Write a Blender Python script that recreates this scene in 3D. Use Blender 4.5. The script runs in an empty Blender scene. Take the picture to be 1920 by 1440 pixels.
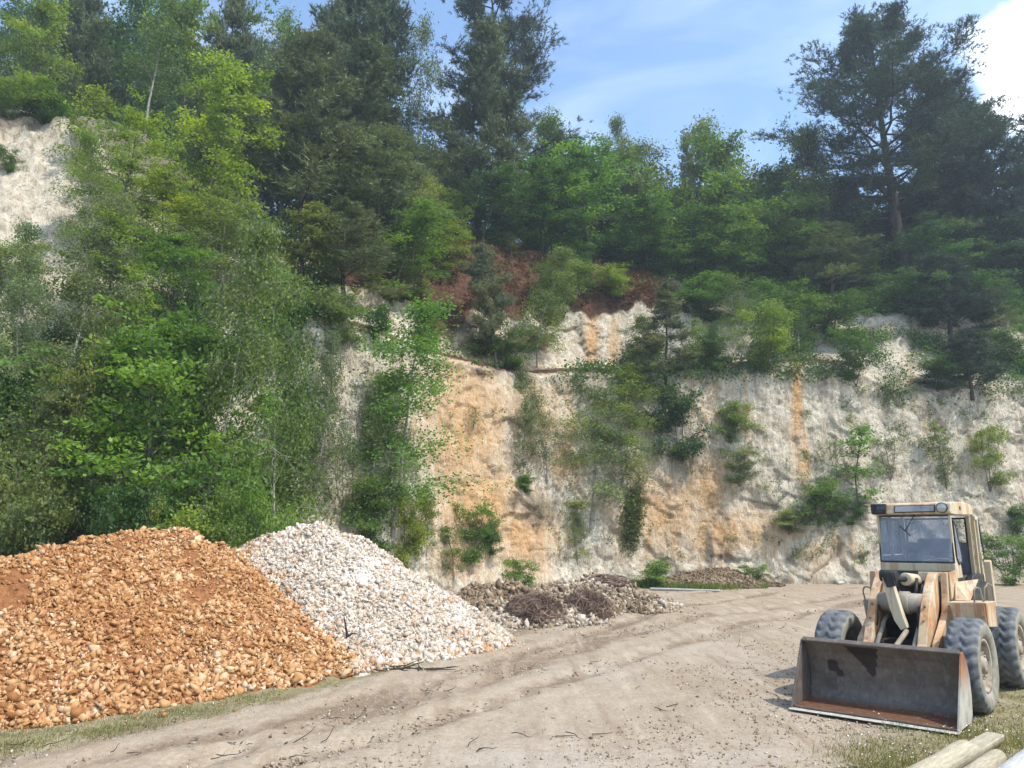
import bpy, bmesh, math, random
import numpy as np
from mathutils import Vector, Matrix
R = math.radians
RNG = np.random.default_rng(7)
random.seed(7)
S = bpy.context.scene
COL = S.collection

# ------------------------------------------------------------------ camera
F, H, PITCH = 1440.0, 2.3, R(11.36)
cam = bpy.data.cameras.new('camera'); co = bpy.data.objects.new('camera', cam); COL.objects.link(co)
co.location = (0, 0, H); co.rotation_euler = (R(90) + PITCH, 0, 0)
cam.sensor_width = 36; cam.lens = 36 * F / 1920; cam.clip_end = 3000; cam.clip_start = 0.05
S.camera = co
CP, SP = math.cos(PITCH), math.sin(PITCH)

def ray(u, v):
    a, b = (u - 960) / F, (720 - v) / F
    return np.array([a, CP - b * SP, SP + b * CP])
def at(u, v, Y):                       # the point on a sight line at ground distance Y
    d = ray(u, v); t = Y / d[1]
    return np.array([0, 0, H]) + d * t
def gp(u, v, z=0.0):                   # the point on a sight line at height z
    d = ray(u, v); t = (z - H) / d[2]
    return np.array([0, 0, H]) + d * t
def proj(P):
    P = np.asarray(P, float); Z = P[..., 2] - H
    d = P[..., 1] * CP + Z * SP; w = -P[..., 1] * SP + Z * CP
    return 960 + F * P[..., 0] / d, 720 - F * w / d

# ------------------------------------------------------------------ noise
def _h(ix, iy, iz, s):
    with np.errstate(over='ignore'):
        h = (ix.astype(np.uint32) * np.uint32(374761393) + iy.astype(np.uint32) * np.uint32(668265263)
             + iz.astype(np.uint32) * np.uint32(1013904223) + np.uint32(s * 974711 + 12345))
        h = (h ^ (h >> np.uint32(13))) * np.uint32(1274126177)
        h = (h ^ (h >> np.uint32(16))) * np.uint32(2246822519)
        h = h ^ (h >> np.uint32(15))
    return h.astype(np.float64) / 4294967295.0
def vn(P, s=0):                        # value noise in -1..1
    P = np.asarray(P, float); i = np.floor(P).astype(np.int64); f = P - i; f = f * f * f * (f * (f * 6 - 15) + 10)
    r = 0
    for a in (0, 1):
        wx = f[..., 0] if a else 1 - f[..., 0]
        for b in (0, 1):
            wy = f[..., 1] if b else 1 - f[..., 1]
            for c in (0, 1):
                wz = f[..., 2] if c else 1 - f[..., 2]
                r = r + wx * wy * wz * _h(i[..., 0] + a, i[..., 1] + b, i[..., 2] + c, s)
    return r * 2 - 1
def fbm(P, s=0, o=4, g=.5):
    P = np.asarray(P, float); r = 0; a = 1; n = 0
    for k in range(o):
        r = r + a * vn(P * 2 ** k, s + k * 7); n += a; a *= g
    return r / n
def ridged(P, s=0, o=3):
    r = 0; a = 1; n = 0
    for k in range(o):
        r = r + a * (1 - 2 * np.abs(vn(P * 2 ** k, s + k * 5))); n += a; a *= .5
    return r / n
def sst(a, b, x):
    t = np.clip((x - a) / (b - a), 0, 1); return t * t * (3 - 2 * t)

# ------------------------------------------------------------------ objects
def tag(o, label=None, cat=None, group=None, kind=None):
    if label: o['label'] = label
    if cat: o['category'] = cat
    if group: o['group'] = group
    if kind: o['kind'] = kind
    return o
def link(name, me, parent=None, mats=()):
    o = bpy.data.objects.new(name, me); COL.objects.link(o)
    for m in mats: me.materials.append(m)
    if parent: o.parent = parent
    return o
def empty(name, loc=(0, 0, 0), rz=0):
    o = bpy.data.objects.new(name, None); COL.objects.link(o); o.location = loc; o.rotation_euler = (0, 0, rz)
    o.empty_display_size = .2
    return o
def npmesh(name, V, Fc, attrs=None, smooth=False):
    V = np.asarray(V, np.float32); Fc = np.asarray(Fc, np.int32); n, k = Fc.shape
    me = bpy.data.meshes.new(name)
    me.vertices.add(len(V)); me.vertices.foreach_set('co', V.ravel())
    me.loops.add(n * k); me.loops.foreach_set('vertex_index', Fc.ravel())
    me.polygons.add(n); me.polygons.foreach_set('loop_start', np.arange(0, n * k, k, dtype=np.int32))
    if smooth: me.polygons.foreach_set('use_smooth', np.ones(n, bool))
    me.update(calc_edges=True)
    for nm, (dom, arr) in (attrs or {}).items():
        a = me.attributes.new(nm, 'FLOAT', dom); a.data.foreach_set('value', np.asarray(arr, np.float32).ravel())
    return me
def gridfaces(r, c, off=0, wrap=False):
    i, j = np.meshgrid(np.arange(r - 1), np.arange(c if wrap else c - 1), indexing='ij')
    j2 = (j + 1) % c
    return np.stack([i * c + j, i * c + j2, (i + 1) * c + j2, (i + 1) * c + j], -1).reshape(-1, 4) + off

class MB:                              # collects solid shapes into one mesh
    def __init__(s): s.v = []; s.f = []; s.m = []
    def add(s, V, Fs, m=0):
        o = len(s.v); s.v += [tuple(map(float, p)) for p in V]; s.f += [tuple(int(i) + o for i in f) for f in Fs]; s.m += [m] * len(Fs); return s
    def box(s, a, b, m=0):
        x0, y0, z0 = a; x1, y1, z1 = b
        return s.add([(x0, y0, z0), (x1, y0, z0), (x1, y1, z0), (x0, y1, z0), (x0, y0, z1), (x1, y0, z1), (x1, y1, z1), (x0, y1, z1)],
                     [(3, 2, 1, 0), (4, 5, 6, 7), (0, 1, 5, 4), (1, 2, 6, 5), (2, 3, 7, 6), (3, 0, 4, 7)], m)
    def prism(s, prof, y0, y1, m=0):   # (x,z) outline pushed along y
        n = len(prof); V = [(x, y0, z) for x, z in prof] + [(x, y1, z) for x, z in prof]
        ar = sum(prof[i][0] * prof[(i + 1) % n][1] - prof[(i + 1) % n][0] * prof[i][1] for i in range(n))
        Fs = [tuple(range(n)), tuple(range(2 * n - 1, n - 1, -1))] + [(i, i + n, (i + 1) % n + n, (i + 1) % n) for i in range(n)]
        if ar < 0: pass
        else: pass
        return s.add(V, Fs, m)
    def plate(s, quad, t, m=0):        # a polygon of 3-D points given thickness t
        q = [Vector(p) for p in quad]; n = (q[1] - q[0]).cross(q[2] - q[0]).normalized() * (t / 2); k = len(q)
        V = [p + n for p in q] + [p - n for p in q]
        return s.add(V, [tuple(range(k)), tuple(range(2 * k - 1, k - 1, -1))] + [(i, i + k, (i + 1) % k + k, (i + 1) % k) for i in range(k)], m)
    def tube(s, pts, r, n=10, m=0, cap=True):
        pts = [Vector(p) for p in pts]; rs = r if hasattr(r, '__len__') else [r] * len(pts)
        V = []; up = None
        for i, p in enumerate(pts):
            t = (pts[min(i + 1, len(pts) - 1)] - pts[max(i - 1, 0)]).normalized()
            if up is None: up = t.orthogonal().normalized()
            up = (up - t * up.dot(t)).normalized(); w = t.cross(up)
            V += [p + (up * math.cos(2 * math.pi * k / n) + w * math.sin(2 * math.pi * k / n)) * rs[i] for k in range(n)]
        Fs = [(i * n + k, i * n + (k + 1) % n, (i + 1) * n + (k + 1) % n, (i + 1) * n + k) for i in range(len(pts) - 1) for k in range(n)]
        if cap: Fs += [tuple(range(n - 1, -1, -1)), tuple((len(pts) - 1) * n + k for k in range(n))]
        return s.add(V, Fs, m)
    def lathe(s, prof, c, ax='y', n=32, m=0):   # (radius, along) outline turned round an axis through c
        V = []
        for r_, a in prof:
            for k in range(n):
                t = 2 * math.pi * k / n; p = (r_ * math.cos(t), a, r_ * math.sin(t)) if ax == 'y' else (a, r_ * math.cos(t), r_ * math.sin(t))
                V.append((p[0] + c[0], p[1] + c[1], p[2] + c[2]))
        Fs = [(i * n + k, i * n + (k + 1) % n, (i + 1) * n + (k + 1) % n, (i + 1) * n + k) for i in range(len(prof) - 1) for k in range(n)]
        return s.add(V, Fs, m)
    def build(s, name, mats, parent=None, bevel=0, smooth=False, seg=2):
        me = bpy.data.meshes.new(name); me.from_pydata(s.v, [], s.f)
        mats = mats if isinstance(mats, (list, tuple)) else [mats]
        o = link(name, me, parent, mats)
        me.polygons.foreach_set('material_index', s.m)
        b = bmesh.new(); b.from_mesh(me); bmesh.ops.recalc_face_normals(b, faces=b.faces); b.to_mesh(me); b.free()
        if smooth: me.shade_auto(R(35)) if hasattr(me, 'shade_auto') else me.polygons.foreach_set('use_smooth', [True] * len(me.polygons))
        if bevel:
            md = o.modifiers.new('bevel', 'BEVEL'); md.width = bevel; md.segments = seg; md.limit_method = 'ANGLE'
        return o

# ------------------------------------------------------------------ materials
class NM:
    def __init__(s, name):
        s.mat = bpy.data.materials.new(name); s.mat.use_nodes = True; s.t = s.mat.node_tree; s.t.nodes.clear()
        s.out = s.n('ShaderNodeOutputMaterial'); s._c = None
    def n(s, typ, **kw):
        x = s.t.nodes.new(typ)
        for k, v in kw.items(): setattr(x, k, v)
        return x
    def l(s, a, b): s.t.links.new(a, b)
    def put(s, sock, v):
        if isinstance(v, bpy.types.NodeSocket): s.l(v, sock)
        elif v is not None:
            if hasattr(sock.default_value, '__len__') and not isinstance(v, (int, float)) and len(v) == 3 and len(sock.default_value) == 4: v = (*v, 1)
            sock.default_value = v
    def coord(s, k='Object'):
        if s._c is None: s._c = s.n('ShaderNodeTexCoord')
        return s._c.outputs[k]
    def geo(s, k='Position'): return s.n('ShaderNodeNewGeometry').outputs[k]
    def map(s, v, sc): 
        m = s.n('ShaderNodeMapping'); s.l(v, m.inputs[0]); m.inputs['Scale'].default_value = sc; return m.outputs[0]
    def noise(s, v, scale, det=5, rough=.55, dist=0, out=0):
        x = s.n('ShaderNodeTexNoise'); s.l(v, x.inputs['Vector']); x.inputs['Scale'].default_value = scale; x.inputs['Detail'].default_value = det
        x.inputs['Roughness'].default_value = rough; x.inputs['Distortion'].default_value = dist; return x.outputs[out]
    def vor(s, v, scale, feat='F1', out=0, rnd=1):
        x = s.n('ShaderNodeTexVoronoi', feature=feat); s.l(v, x.inputs['Vector']); x.inputs['Scale'].default_value = scale; x.inputs['Randomness'].default_value = rnd; return x.outputs[out]
    def ramp(s, f, stops, interp='LINEAR'):
        x = s.n('ShaderNodeValToRGB'); x.color_ramp.interpolation = interp; e = x.color_ramp.elements
        while len(e) < len(stops): e.new(.5)
        for el, (p, c) in zip(e, stops):
            el.position = p; el.color = (c, c, c, 1) if isinstance(c, (int, float)) else (*c, 1)
        s.l(f, x.inputs[0]); return x.outputs[0]
    def mix(s, f, a, b, mode='MIX'):
        x = s.n('ShaderNodeMix', data_type='RGBA', blend_type=mode); s.put(x.inputs[0], f); s.put(x.inputs[6], a); s.put(x.inputs[7], b); return x.outputs[2]
    def math(s, op, a, b=None, clamp=False):
        x = s.n('ShaderNodeMath', operation=op, use_clamp=clamp); s.put(x.inputs[0], a)
        if b is not None: s.put(x.inputs[1], b)
        return x.outputs[0]
    def attr(s, name, out='Fac', typ='GEOMETRY'):
        x = s.n('ShaderNodeAttribute', attribute_name=name, attribute_type=typ); return x.outputs[out]
    def objcol(s): return s.n('ShaderNodeObjectInfo').outputs['Color']
    def bump(s, h, st=.5, d=.02, nrm=None):
        x = s.n('ShaderNodeBump'); s.l(h, x.inputs['Height']); x.inputs['Strength'].default_value = st; x.inputs['Distance'].default_value = d
        if nrm is not None: s.l(nrm, x.inputs['Normal'])
        return x.outputs[0]
    def pbr(s, col, rough=.8, nrm=None, metal=0, spec=.3):
        x = s.n('ShaderNodeBsdfPrincipled'); s.put(x.inputs['Base Color'], col); s.put(x.inputs['Roughness'], rough); s.put(x.inputs['Metallic'], metal)
        x.inputs['Specular IOR Level'].default_value = spec
        if nrm is not None: s.l(nrm, x.inputs['Normal'])
        s.l(x.outputs[0], s.out.inputs[0]); return x

def mat_leaf(name, trans=.3, rough=.55):
    m = NM(name); v = m.attr('v'); oc = m.objcol()
    c = m.mix(1.0, oc, m.ramp(v, [(0, (.38, .45, .55)), (.5, (1, 1, 1)), (1, (1.9, 1.6, .95))]), 'MULTIPLY')
    p = m.n('ShaderNodeBsdfPrincipled'); m.l(c, p.inputs['Base Color']); p.inputs['Roughness'].default_value = rough; p.inputs['Specular IOR Level'].default_value = .35
    t = m.n('ShaderNodeBsdfTranslucent'); m.l(m.mix(1.0, c, (1.5, 1.6, .6), 'MULTIPLY'), t.inputs[0])
    x = m.n('ShaderNodeMixShader'); x.inputs[0].default_value = trans; m.l(p.outputs[0], x.inputs[1]); m.l(t.outputs[0], x.inputs[2]); m.l(x.outputs[0], m.out.inputs[0])
    return m.mat
LEAF = mat_leaf('leaf', .42); NEEDLE = mat_leaf('needle', .15, .6)
def mat_bark(name, a, b, sc, wht=False):
    m = NM(name); c = m.coord(); st = m.map(c, (1, 1, .25) if not wht else (1, 1, 2.5))
    n = m.noise(st, sc, 6, .6); col = m.mix(m.ramp(n, [(.35, 0), (.65, 1)]), a, b)
    m.pbr(col, .9, m.bump(n, .6, .03), spec=.15); return m.mat
BARK = {'grey': mat_bark('bark_grey', (.06, .052, .042), (.17, .15, .12), 9), 'pine': mat_bark('bark_pine', (.035, .028, .025), (.095, .072, .06), 7),
        'birch': mat_bark('bark_birch', (.16, .14, .12), (.40, .38, .33), 6, True)}

def mat_cliff():
    m = NM('chalk_cliff'); P = m.geo(); rust = m.attr('rust'); soil = m.attr('soil'); grime = m.attr('grime')
    st = m.map(P, (1, 1, .22)); st2 = m.map(P, (1, 1, .1))
    n1 = m.noise(P, .35, 5, .6); n2 = m.noise(st, 1.6, 7, .62, .4); n3 = m.noise(P, 5.5, 6, .65); n4 = m.noise(st2, 3.2, 5, .6)
    c = m.ramp(n1, [(.3, (.58, .505, .39)), (.5, (.69, .615, .49)), (.7, (.58, .465, .33))])
    n6 = m.noise(m.map(P, (1, 1, .3)), 9, 6, .7, .6); c = m.mix(m.ramp(n4, [(.44, 0), (.66, .8)]), c, (.40, .315, .215)); n8 = m.noise(P, 4.2, 8, .75, .8); c = m.mix(m.ramp(n6, [(.53, 0), (.66, .8)]), c, (.24, .19, .14)); c = m.mix(m.ramp(n8, [(.57, 0), (.66, .6)]), c, (.20, .16, .12)); c = m.mix(m.ramp(n6, [(.34, .6), (.45, 0)]), c, (.78, .74, .66))                  # run-off streaks
    c = m.mix(m.ramp(n2, [(.52, 0), (.68, .5)]), c, (.36, .31, .24))
    c = m.mix(m.ramp(n3, [(.56, 0), (.72, .65)]), c, (.23, .195, .15))                # pockets of dirt
    rn = m.math('ADD', rust, m.math('MULTIPLY', m.math('ADD', m.math('SUBTRACT', n4, .5), m.math('SUBTRACT', n6, .5)), .9)); rf = m.ramp(rn, [(.12, 0), (1.0, 1)])
    rc = m.ramp(n3, [(.3, (.38, .18, .065)), (.5, (.58, .33, .14)), (.7, (.68, .48, .27))])
    c = m.mix(m.math('MULTIPLY', rf, .88), c, rc)
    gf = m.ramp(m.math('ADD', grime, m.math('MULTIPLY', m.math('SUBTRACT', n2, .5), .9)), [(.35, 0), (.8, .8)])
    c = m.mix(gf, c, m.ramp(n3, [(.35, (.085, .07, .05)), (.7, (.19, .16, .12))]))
    sc = m.ramp(n3, [(.3, (.045, .026, .017)), (.55, (.12, .062, .035)), (.75, (.22, .125, .075))])
    sf = m.ramp(m.math('ADD', soil, m.math('MULTIPLY', m.math('SUBTRACT', n2, .5), .6)), [(.35, 0), (.65, 1)])
    c = m.mix(sf, c, sc)
    warp = m.mix(.8, P, m.noise(P, 1.1, 6, .65, 0, 1), 'ADD')
    ck = m.vor(m.map(warp, (1, 1, 1.5)), .75, 'DISTANCE_TO_EDGE'); ck2 = m.vor(m.map(warp, (1, 1, .8)), 2.4, 'DISTANCE_TO_EDGE')
    crack = m.math('MULTIPLY', m.ramp(ck, [(0, 1), (.022, 0)]), m.ramp(m.noise(P, .6, 3), [(.50, 0), (.62, 1)]))
    crack2 = m.math('MULTIPLY', m.ramp(ck2, [(0, 1), (.05, 0)]), m.ramp(m.noise(P, .9, 3), [(.5, 0), (.65, 1)]))
    cr = m.math('MULTIPLY', crack, m.ramp(n6, [(.35, .2), (.6, 1)]))
    c = m.mix(m.math('MULTIPLY', cr, .75), c, (.12, .09, .065))
    c = m.mix(m.math('MULTIPLY', m.attr('joint'), m.ramp(n3, [(.35, .85), (.65, .35)])), c, (.15, .115, .08))
    h = m.math('SUBTRACT', m.math('ADD', m.math('MULTIPLY', n3, .7), m.math('ADD', m.noise(P, 16, 5, .7), m.math('MULTIPLY', n2, 1.2))), m.math('MULTIPLY', cr, .6))
    m.pbr(c, .95, m.bump(m.math('ADD', h, m.math('ADD', m.math('MULTIPLY', n4, 1.6), m.math('ADD', n6, n8))), .85, .09), spec=.1); return m.mat

def mat_ground():
    m = NM('quarry_floor'); P = m.geo(); rut = m.attr('rut'); green = m.attr('green'); pale = m.attr('pale')
    n1 = m.noise(P, .28, 5, .6); n2 = m.noise(P, 2.2, 6, .65); n3 = m.noise(P, 14, 5, .7); n4 = m.noise(P, 45, 3, .6)
    c = m.ramp(n1, [(.3, (.295, .226, .15)), (.5, (.35, .278, .20)), (.7, (.31, .236, .16))])
    c = m.mix(m.math('MULTIPLY', pale, .75), c, (.40, .352, .288))
    c = m.mix(m.ramp(n2, [(.45, 0), (.75, .55)]), c, (.26, .185, .12))
    c = m.mix(m.ramp(n3, [(.5, 0), (.75, .6)]), c, (.50, .44, .36))
    c = m.mix(m.ramp(n3, [(.25, .65), (.42, 0)]), c, (.19, .14, .095))
    rf = m.ramp(m.math('ADD', rut, m.math('MULTIPLY', m.math('SUBTRACT', n2, .5), .9)), [(.28, 0), (.8, .85)])
    c = m.mix(rf, c, m.ramp(n3, [(.35, (.15, .105, .07)), (.65, (.25, .18, .12))]))
    v = m.vor(P, 22, out=1); vd = m.vor(P, 22); peb = m.math('MULTIPLY', m.ramp(vd, [(.16, 1), (.3, 0)]), m.ramp(v, [(.55, 0), (.62, 1)]))
    c = m.mix(m.math('MULTIPLY', peb, .65), c, m.ramp(v, [(.5, (.40, .35, .29)), (.8, (.58, .54, .47)), (1, (.30, .25, .20))]))
    gf = m.ramp(m.math('ADD', green, m.math('MULTIPLY', m.math('SUBTRACT', n2, .5), 1.3)), [(.45, 0), (.95, .75)])
    c = m.mix(gf, c, m.ramp(n3, [(.3, (.12, .125, .045)), (.7, (.27, .235, .11))]))
    mp = m.n('ShaderNodeMapping'); m.l(P, mp.inputs[0]); mp.inputs['Rotation'].default_value = (0, 0, R(37)); mp.inputs['Scale'].default_value = (1, .12, 1); n7 = m.noise(mp.outputs[0], 3.2, 6, .65)
    c = m.mix(m.ramp(n7, [(.52, 0), (.68, .6)]), c, (.22, .155, .10)); c = m.mix(m.ramp(n7, [(.33, .5), (.45, 0)]), c, (.46, .385, .29))
    h = m.math('ADD', m.math('ADD', m.math('MULTIPLY', n2, .8), m.math('MULTIPLY', n3, .5)), m.math('ADD', m.math('MULTIPLY', peb, .35), m.math('MULTIPLY', n4, .15)))
    m.pbr(c, .95, m.bump(h, .8, .05), spec=.12); return m.mat

def mat_stone(name, stops, dirt, df):
    m = NM(name); v = m.attr('v'); P = m.geo(); n = m.noise(P, 18, 5, .65); n2 = m.noise(P, 1.1, 4, .6)
    c = m.ramp(v, stops); c = m.mix(m.ramp(n, [(.42, 0), (.7, df)]), c, dirt); c = m.mix(m.ramp(n2, [(.45, 0), (.75, df * .9)]), c, dirt)
    m.pbr(c, .92, m.bump(m.noise(P, 40, 4, .7), .5, .02), spec=.15); return m.mat
ORANGE = mat_stone('orange_flint', [(0, (.20, .085, .035)), (.25, (.36, .17, .065)), (.5, (.48, .27, .12)), (.72, (.58, .38, .20)), (.9, (.64, .50, .33)), (1, (.68, .61, .50))], (.33, .14, .05), .5)
WHITE = mat_stone('white_chalk_stone', [(0, (.50, .26, .12)), (.04, (.50, .33, .20)), (.12, (.40, .30, .21)), (.35, (.52, .45, .36)), (.7, (.62, .56, .48)), (1, (.68, .635, .57))], (.40, .31, .22), .55)
RUBBLE = mat_stone('brown_rubble', [(0, (.13, .09, .055)), (.35, (.235, .165, .105)), (.65, (.36, .275, .19)), (.85, (.48, .41, .32)), (1, (.58, .52, .44))], (.17, .12, .075), .6)
def mat_earth(name, a, b):
    m = NM(name); P = m.geo(); n = m.noise(P, 9, 6, .65); n2 = m.noise(P, 40, 4, .6)
    m.pbr(m.mix(m.ramp(n, [(.35, 0), (.65, 1)]), a, b), .95, m.bump(m.math('ADD', n, n2), .8, .04), spec=.1); return m.mat
EARTH_O = mat_earth('orange_earth', (.20, .08, .032), (.34, .155, .065)); EARTH_W = mat_earth('chalk_fines', (.48, .42, .35), (.66, .62, .56)); EARTH_B = mat_earth('brown_earth', (.12, .08, .05), (.25, .18, .11))
CLIFF, GROUND = mat_cliff(), mat_ground()
# ------------------------------------------------------------------ cliff: columns of nodes (picture row, distance)
#        u     Y0    lower top    bench back   upper top    soil crest
KEY = [(-700, 15.5, (760, 18), (720, 19), (140, 25), (60, 27)), (0, 21, (760, 24), (720, 25), (228, 31), (205, 33)), (130, 22, (750, 25), (715, 26), (245, 32), (212, 34)),
       (250, 23.5, (740, 26.5), (700, 27.5), (330, 33), (232, 36)), (450, 25.5, (700, 29), (640, 30.5), (470, 35), (405, 38)), (600, 27.8, (598, 31), (575, 33), (520, 36.5), (465, 40)),
       (690, 30, (628, 33), (603, 35), (560, 37.5), (468, 41)), (800, 33, (668, 35.5), (650, 37.5), (575, 40), (458, 43)), (900, 36, (692, 38), (670, 40.5), (578, 42.5), (455, 46)),
       (1000, 38.5, (708, 40.5), (688, 43), (600, 44.5), (465, 49)), (1080, 40, (706, 41.8), (684, 44.8), (575, 46), (482, 50)), (1220, 41, (706, 42.8), (684, 46.2), (567, 47.4), (512, 51)),
       (1330, 41, (696, 43), (678, 46.5), (600, 48.5), (540, 52)), (1480, 41, (688, 43), (664, 47), (600, 49), (545, 52)), (1600, 41, (708, 43.2), (655, 47), (588, 49.5), (556, 52)),
       (1700, 41, (742, 43.4), (650, 47), (570, 49), (550, 52)), (1820, 41.5, (732, 43.6), (688, 47.5), (588, 50), (560, 53)), (1950, 42, (722, 44.4), (690, 47.5), (598, 50), (565, 53)), (2700, 45, (722, 47.4), (690, 50.5), (598, 53), (565, 56))]
ku = np.array([k[0] for k in KEY], float)
us = np.concatenate([np.linspace(-700, -60, 50), np.arange(-50, 1985, 4.4), np.linspace(1990, 2700, 60)]); NC = len(us)
def kk(fn): return np.interp(us, ku, [fn(k) for k in KEY])
Y0 = kk(lambda k: k[1]); nodes = []
th = np.arctan2(us - 960, F * CP)       # bearing of each column from where its foot stands
for i, u in enumerate(us):
    y0 = Y0[i]; b = gp(u, 1090); X0 = (u - 960) / F * (y0 * CP - H * SP); nodes.append([(X0, y0 - .25, -.35)])
for j in (2, 3, 4, 5):
    vv, yy = kk(lambda k: k[j][0]), kk(lambda k: k[j][1])
    for i, u in enumerate(us): nodes[i].append(tuple(at(u, vv[i], yy[i])))
for i in range(NC):
    p = np.array(nodes[i][-1]); q = p.copy(); q[1] += 60; q[0] *= q[1] / p[1]; q[2] += 1.5; nodes[i].append(tuple(q))
nodes = np.array(nodes)                 # NC x 6 x 3
seg = [(0, 1, 150), (1, 2, 22), (2, 3, 74), (3, 4, 50), (4, 5, 26)]
rows, tp = [], []
for a, b, n in seg:
    for t in np.linspace(0, 1, n, endpoint=False):
        tt = t ** 2 if a == 4 else t
        rows.append(nodes[:, a] * (1 - tt) + nodes[:, b] * tt); tp.append(a + t)
rows.append(nodes[:, 5]); tp.append(5.0)
G = np.array(rows); tp = np.array(tp); NR = len(tp)
# soften the corners a little up and down each column
for _ in range(6):
    G[1:-1] = .25 * G[:-2] + .5 * G[1:-1] + .25 * G[2:]
dU = np.gradient(G, axis=1); dV = np.gradient(G, axis=0); N = np.cross(dU, dV); N /= np.linalg.norm(N, axis=-1, keepdims=True) + 1e-9
base_pu, base_pv = proj(G)
T = np.broadcast_to(tp[:, None], (NR, NC))
W = G.copy(); W[..., 2] *= .3
rib = ridged(W * .42, 3, 3); blk = fbm(np.stack([G[..., 0] * .9, G[..., 1] * .9, G[..., 2] * .75], -1), 21, 4); fine = fbm(G * 2.6, 31, 4, .6)
bed = vn(np.stack([G[..., 0] * .12, G[..., 1] * .12, G[..., 2] * 1.15 + .5 * vn(G * .3, 4)], -1), 9)
cell = np.floor(np.stack([G[..., 0] * .8 + .6 * fine, G[..., 1] * .8, G[..., 2] * .7 + .35 * blk], -1)); facet = _h(cell[..., 0].astype(int), cell[..., 1].astype(int), cell[..., 2].astype(int), 5) - .5
amp = np.interp(tp, [0, .04, .2, .9, 1.05, 1.9, 2.2, 2.9, 3.2, 4, 4.15, 5], [.5, .9, 1, .9, .5, .5, .9, .8, .6, .5, .4, .4])[:, None]
def chips(P, s):                        # angular broken faces: each cell a tilted plane
    P = np.asarray(P, float); base = np.floor(P).astype(np.int64); best = np.full(P.shape[:-1], 9.0); sec = best.copy(); val = np.zeros(P.shape[:-1])
    for a in (-1, 0, 1):
        for b in (-1, 0, 1):
            for c in (-1, 0, 1):
                q = base + np.array([a, b, c]); h = [_h(q[..., 0], q[..., 1], q[..., 2], s + k) for k in range(6)]
                dl = P - q - np.stack(h[:3], -1); d2 = (dl * dl).sum(-1); m = d2 < best; sec = np.where(m, best, np.minimum(sec, d2))
                pv_ = (h[3] - .5) * 1.0 + (dl[..., 0] + dl[..., 1]) * (h[4] - .5) * 1.5 + dl[..., 2] * (h[5] - .62) * 1.5; val = np.where(m, pv_, val); best = np.where(m, d2, best)
    return val, np.sqrt(sec) - np.sqrt(best)
wp = G + .35 * np.stack([vn(G * .8, 201), vn(G * .8, 202), vn(G * .8, 203)], -1)
(ch1, ed1) = chips(wp * np.array([.42, .42, .30]), 210); (ch2, ed2) = chips(wp * np.array([1.15, 1.15, .85]), 220); (ch3, ed3) = chips(wp * np.array([2.9, 2.9, 2.2]), 230)
jm = sst(-.05, .35, fbm(G * .35, 310, 3)); joint = np.maximum((1 - sst(.0, .05, ed1)) * .7 * sst(-.3, .1, fbm(G * .5, 311, 3)), (1 - sst(.0, .07, ed2)) * jm * .30) * (T < 2.95)
gul = ridged(np.stack([G[..., 0] * 1.3, G[..., 1] * 1.3, G[..., 2] * .16], -1), 240, 3)
disp = -.05 * joint + .41 * amp * (.24 * rib + .12 * blk + .08 * fine + .07 * np.sign(bed) * np.minimum(1, np.abs(bed) * 4) + .36 * ch1 + .30 * ch2 + .15 * ch3 - .14 * np.maximum(0, gul - .2) - .22 * np.maximum(0, ridged(np.stack([G[..., 0] * .9 + .5 * fine, G[..., 1] * .9, G[..., 2] * .45 + .3 * blk], -1), 260, 2) - .55) / .45)
edge = np.exp(-((T - 1) / .06) ** 2) * .75 * fbm(np.stack([G[..., 0] * 1.1, G[..., 1] * 1.1, 0 * G[..., 0]], -1), 41, 4) + np.exp(-((T - 3) / .2) ** 2) * 1.1 * fbm(np.stack([G[..., 0], G[..., 1], 0 * G[..., 0]], -1), 43, 3)
G = G + N * disp[..., None]; G[..., 2] += edge
talus = np.interp(tp, [0, .05, .12], [0, .25, 0]); G[..., 1] -= talus[:, None] * (1 + vn(np.stack([us * .02, us * 0, us * 0], -1), 3))[None]
PU, PV = proj(G)
def blob(list_, pu=PU, pv=PV):
    r = np.zeros_like(pu)
    for u, v, ru, rv, a in list_: r = np.maximum(r, a * np.exp(-(((pu - u) / ru) ** 2 + ((pv - v) / rv) ** 2)))
    return r
rust = blob([(875, 800, 85, 170, 1.0), (900, 950, 95, 90, 1.1), (985, 1010, 65, 70, 1.05), (870, 1040, 70, 50, .8), (1000, 770, 70, 90, .65), (1060, 860, 40, 60, .7), (830, 710, 50, 30, .6), (1110, 640, 14, 70, 1.0), (1150, 650, 14, 60, .8), (1060, 790, 45, 120, .5), (1210, 640, 22, 50, .35),
             (1495, 740, 13, 150, 1.1), (1507, 860, 12, 80, .9), (1400, 800, 7, 90, .75), (1330, 920, 50, 70, .95), (1345, 1000, 80, 55, .95), (1240, 960, 90, 80, .9), (1420, 1000, 70, 50, .75), (1560, 1030, 60, 40, .5), (1200, 900, 50, 40, .6), (1340, 760, 40, 60, .5), (1215, 1010, 16, 40, .9), (1275, 1040, 60, 25, .45), (1735, 760, 30, 70, .35), (1710, 700, 20, 40, .4), (760, 700, 30, 40, .25), (1160, 1000, 30, 60, .4)])
soil = np.clip((T - 2.86 - .12 * vn(np.stack([us * .012, us * 0, us * 0], -1), 8)[None]) * 6, 0, 1) * (T < 6)
left = sst(430, 560, PU); soil = soil * left * (1 - .9 * sst(1235, 1300, PU + 25 * vn(G * .5, 250)))
soil = np.maximum(soil, blob([(830, 570, 65, 75, 1.1), (800, 630, 40, 30, .9), (915, 650, 70, 28, .9), (1000, 640, 50, 30, .8), (960, 690, 60, 12, .7), (900, 700, 40, 14, .6)]))
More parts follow.
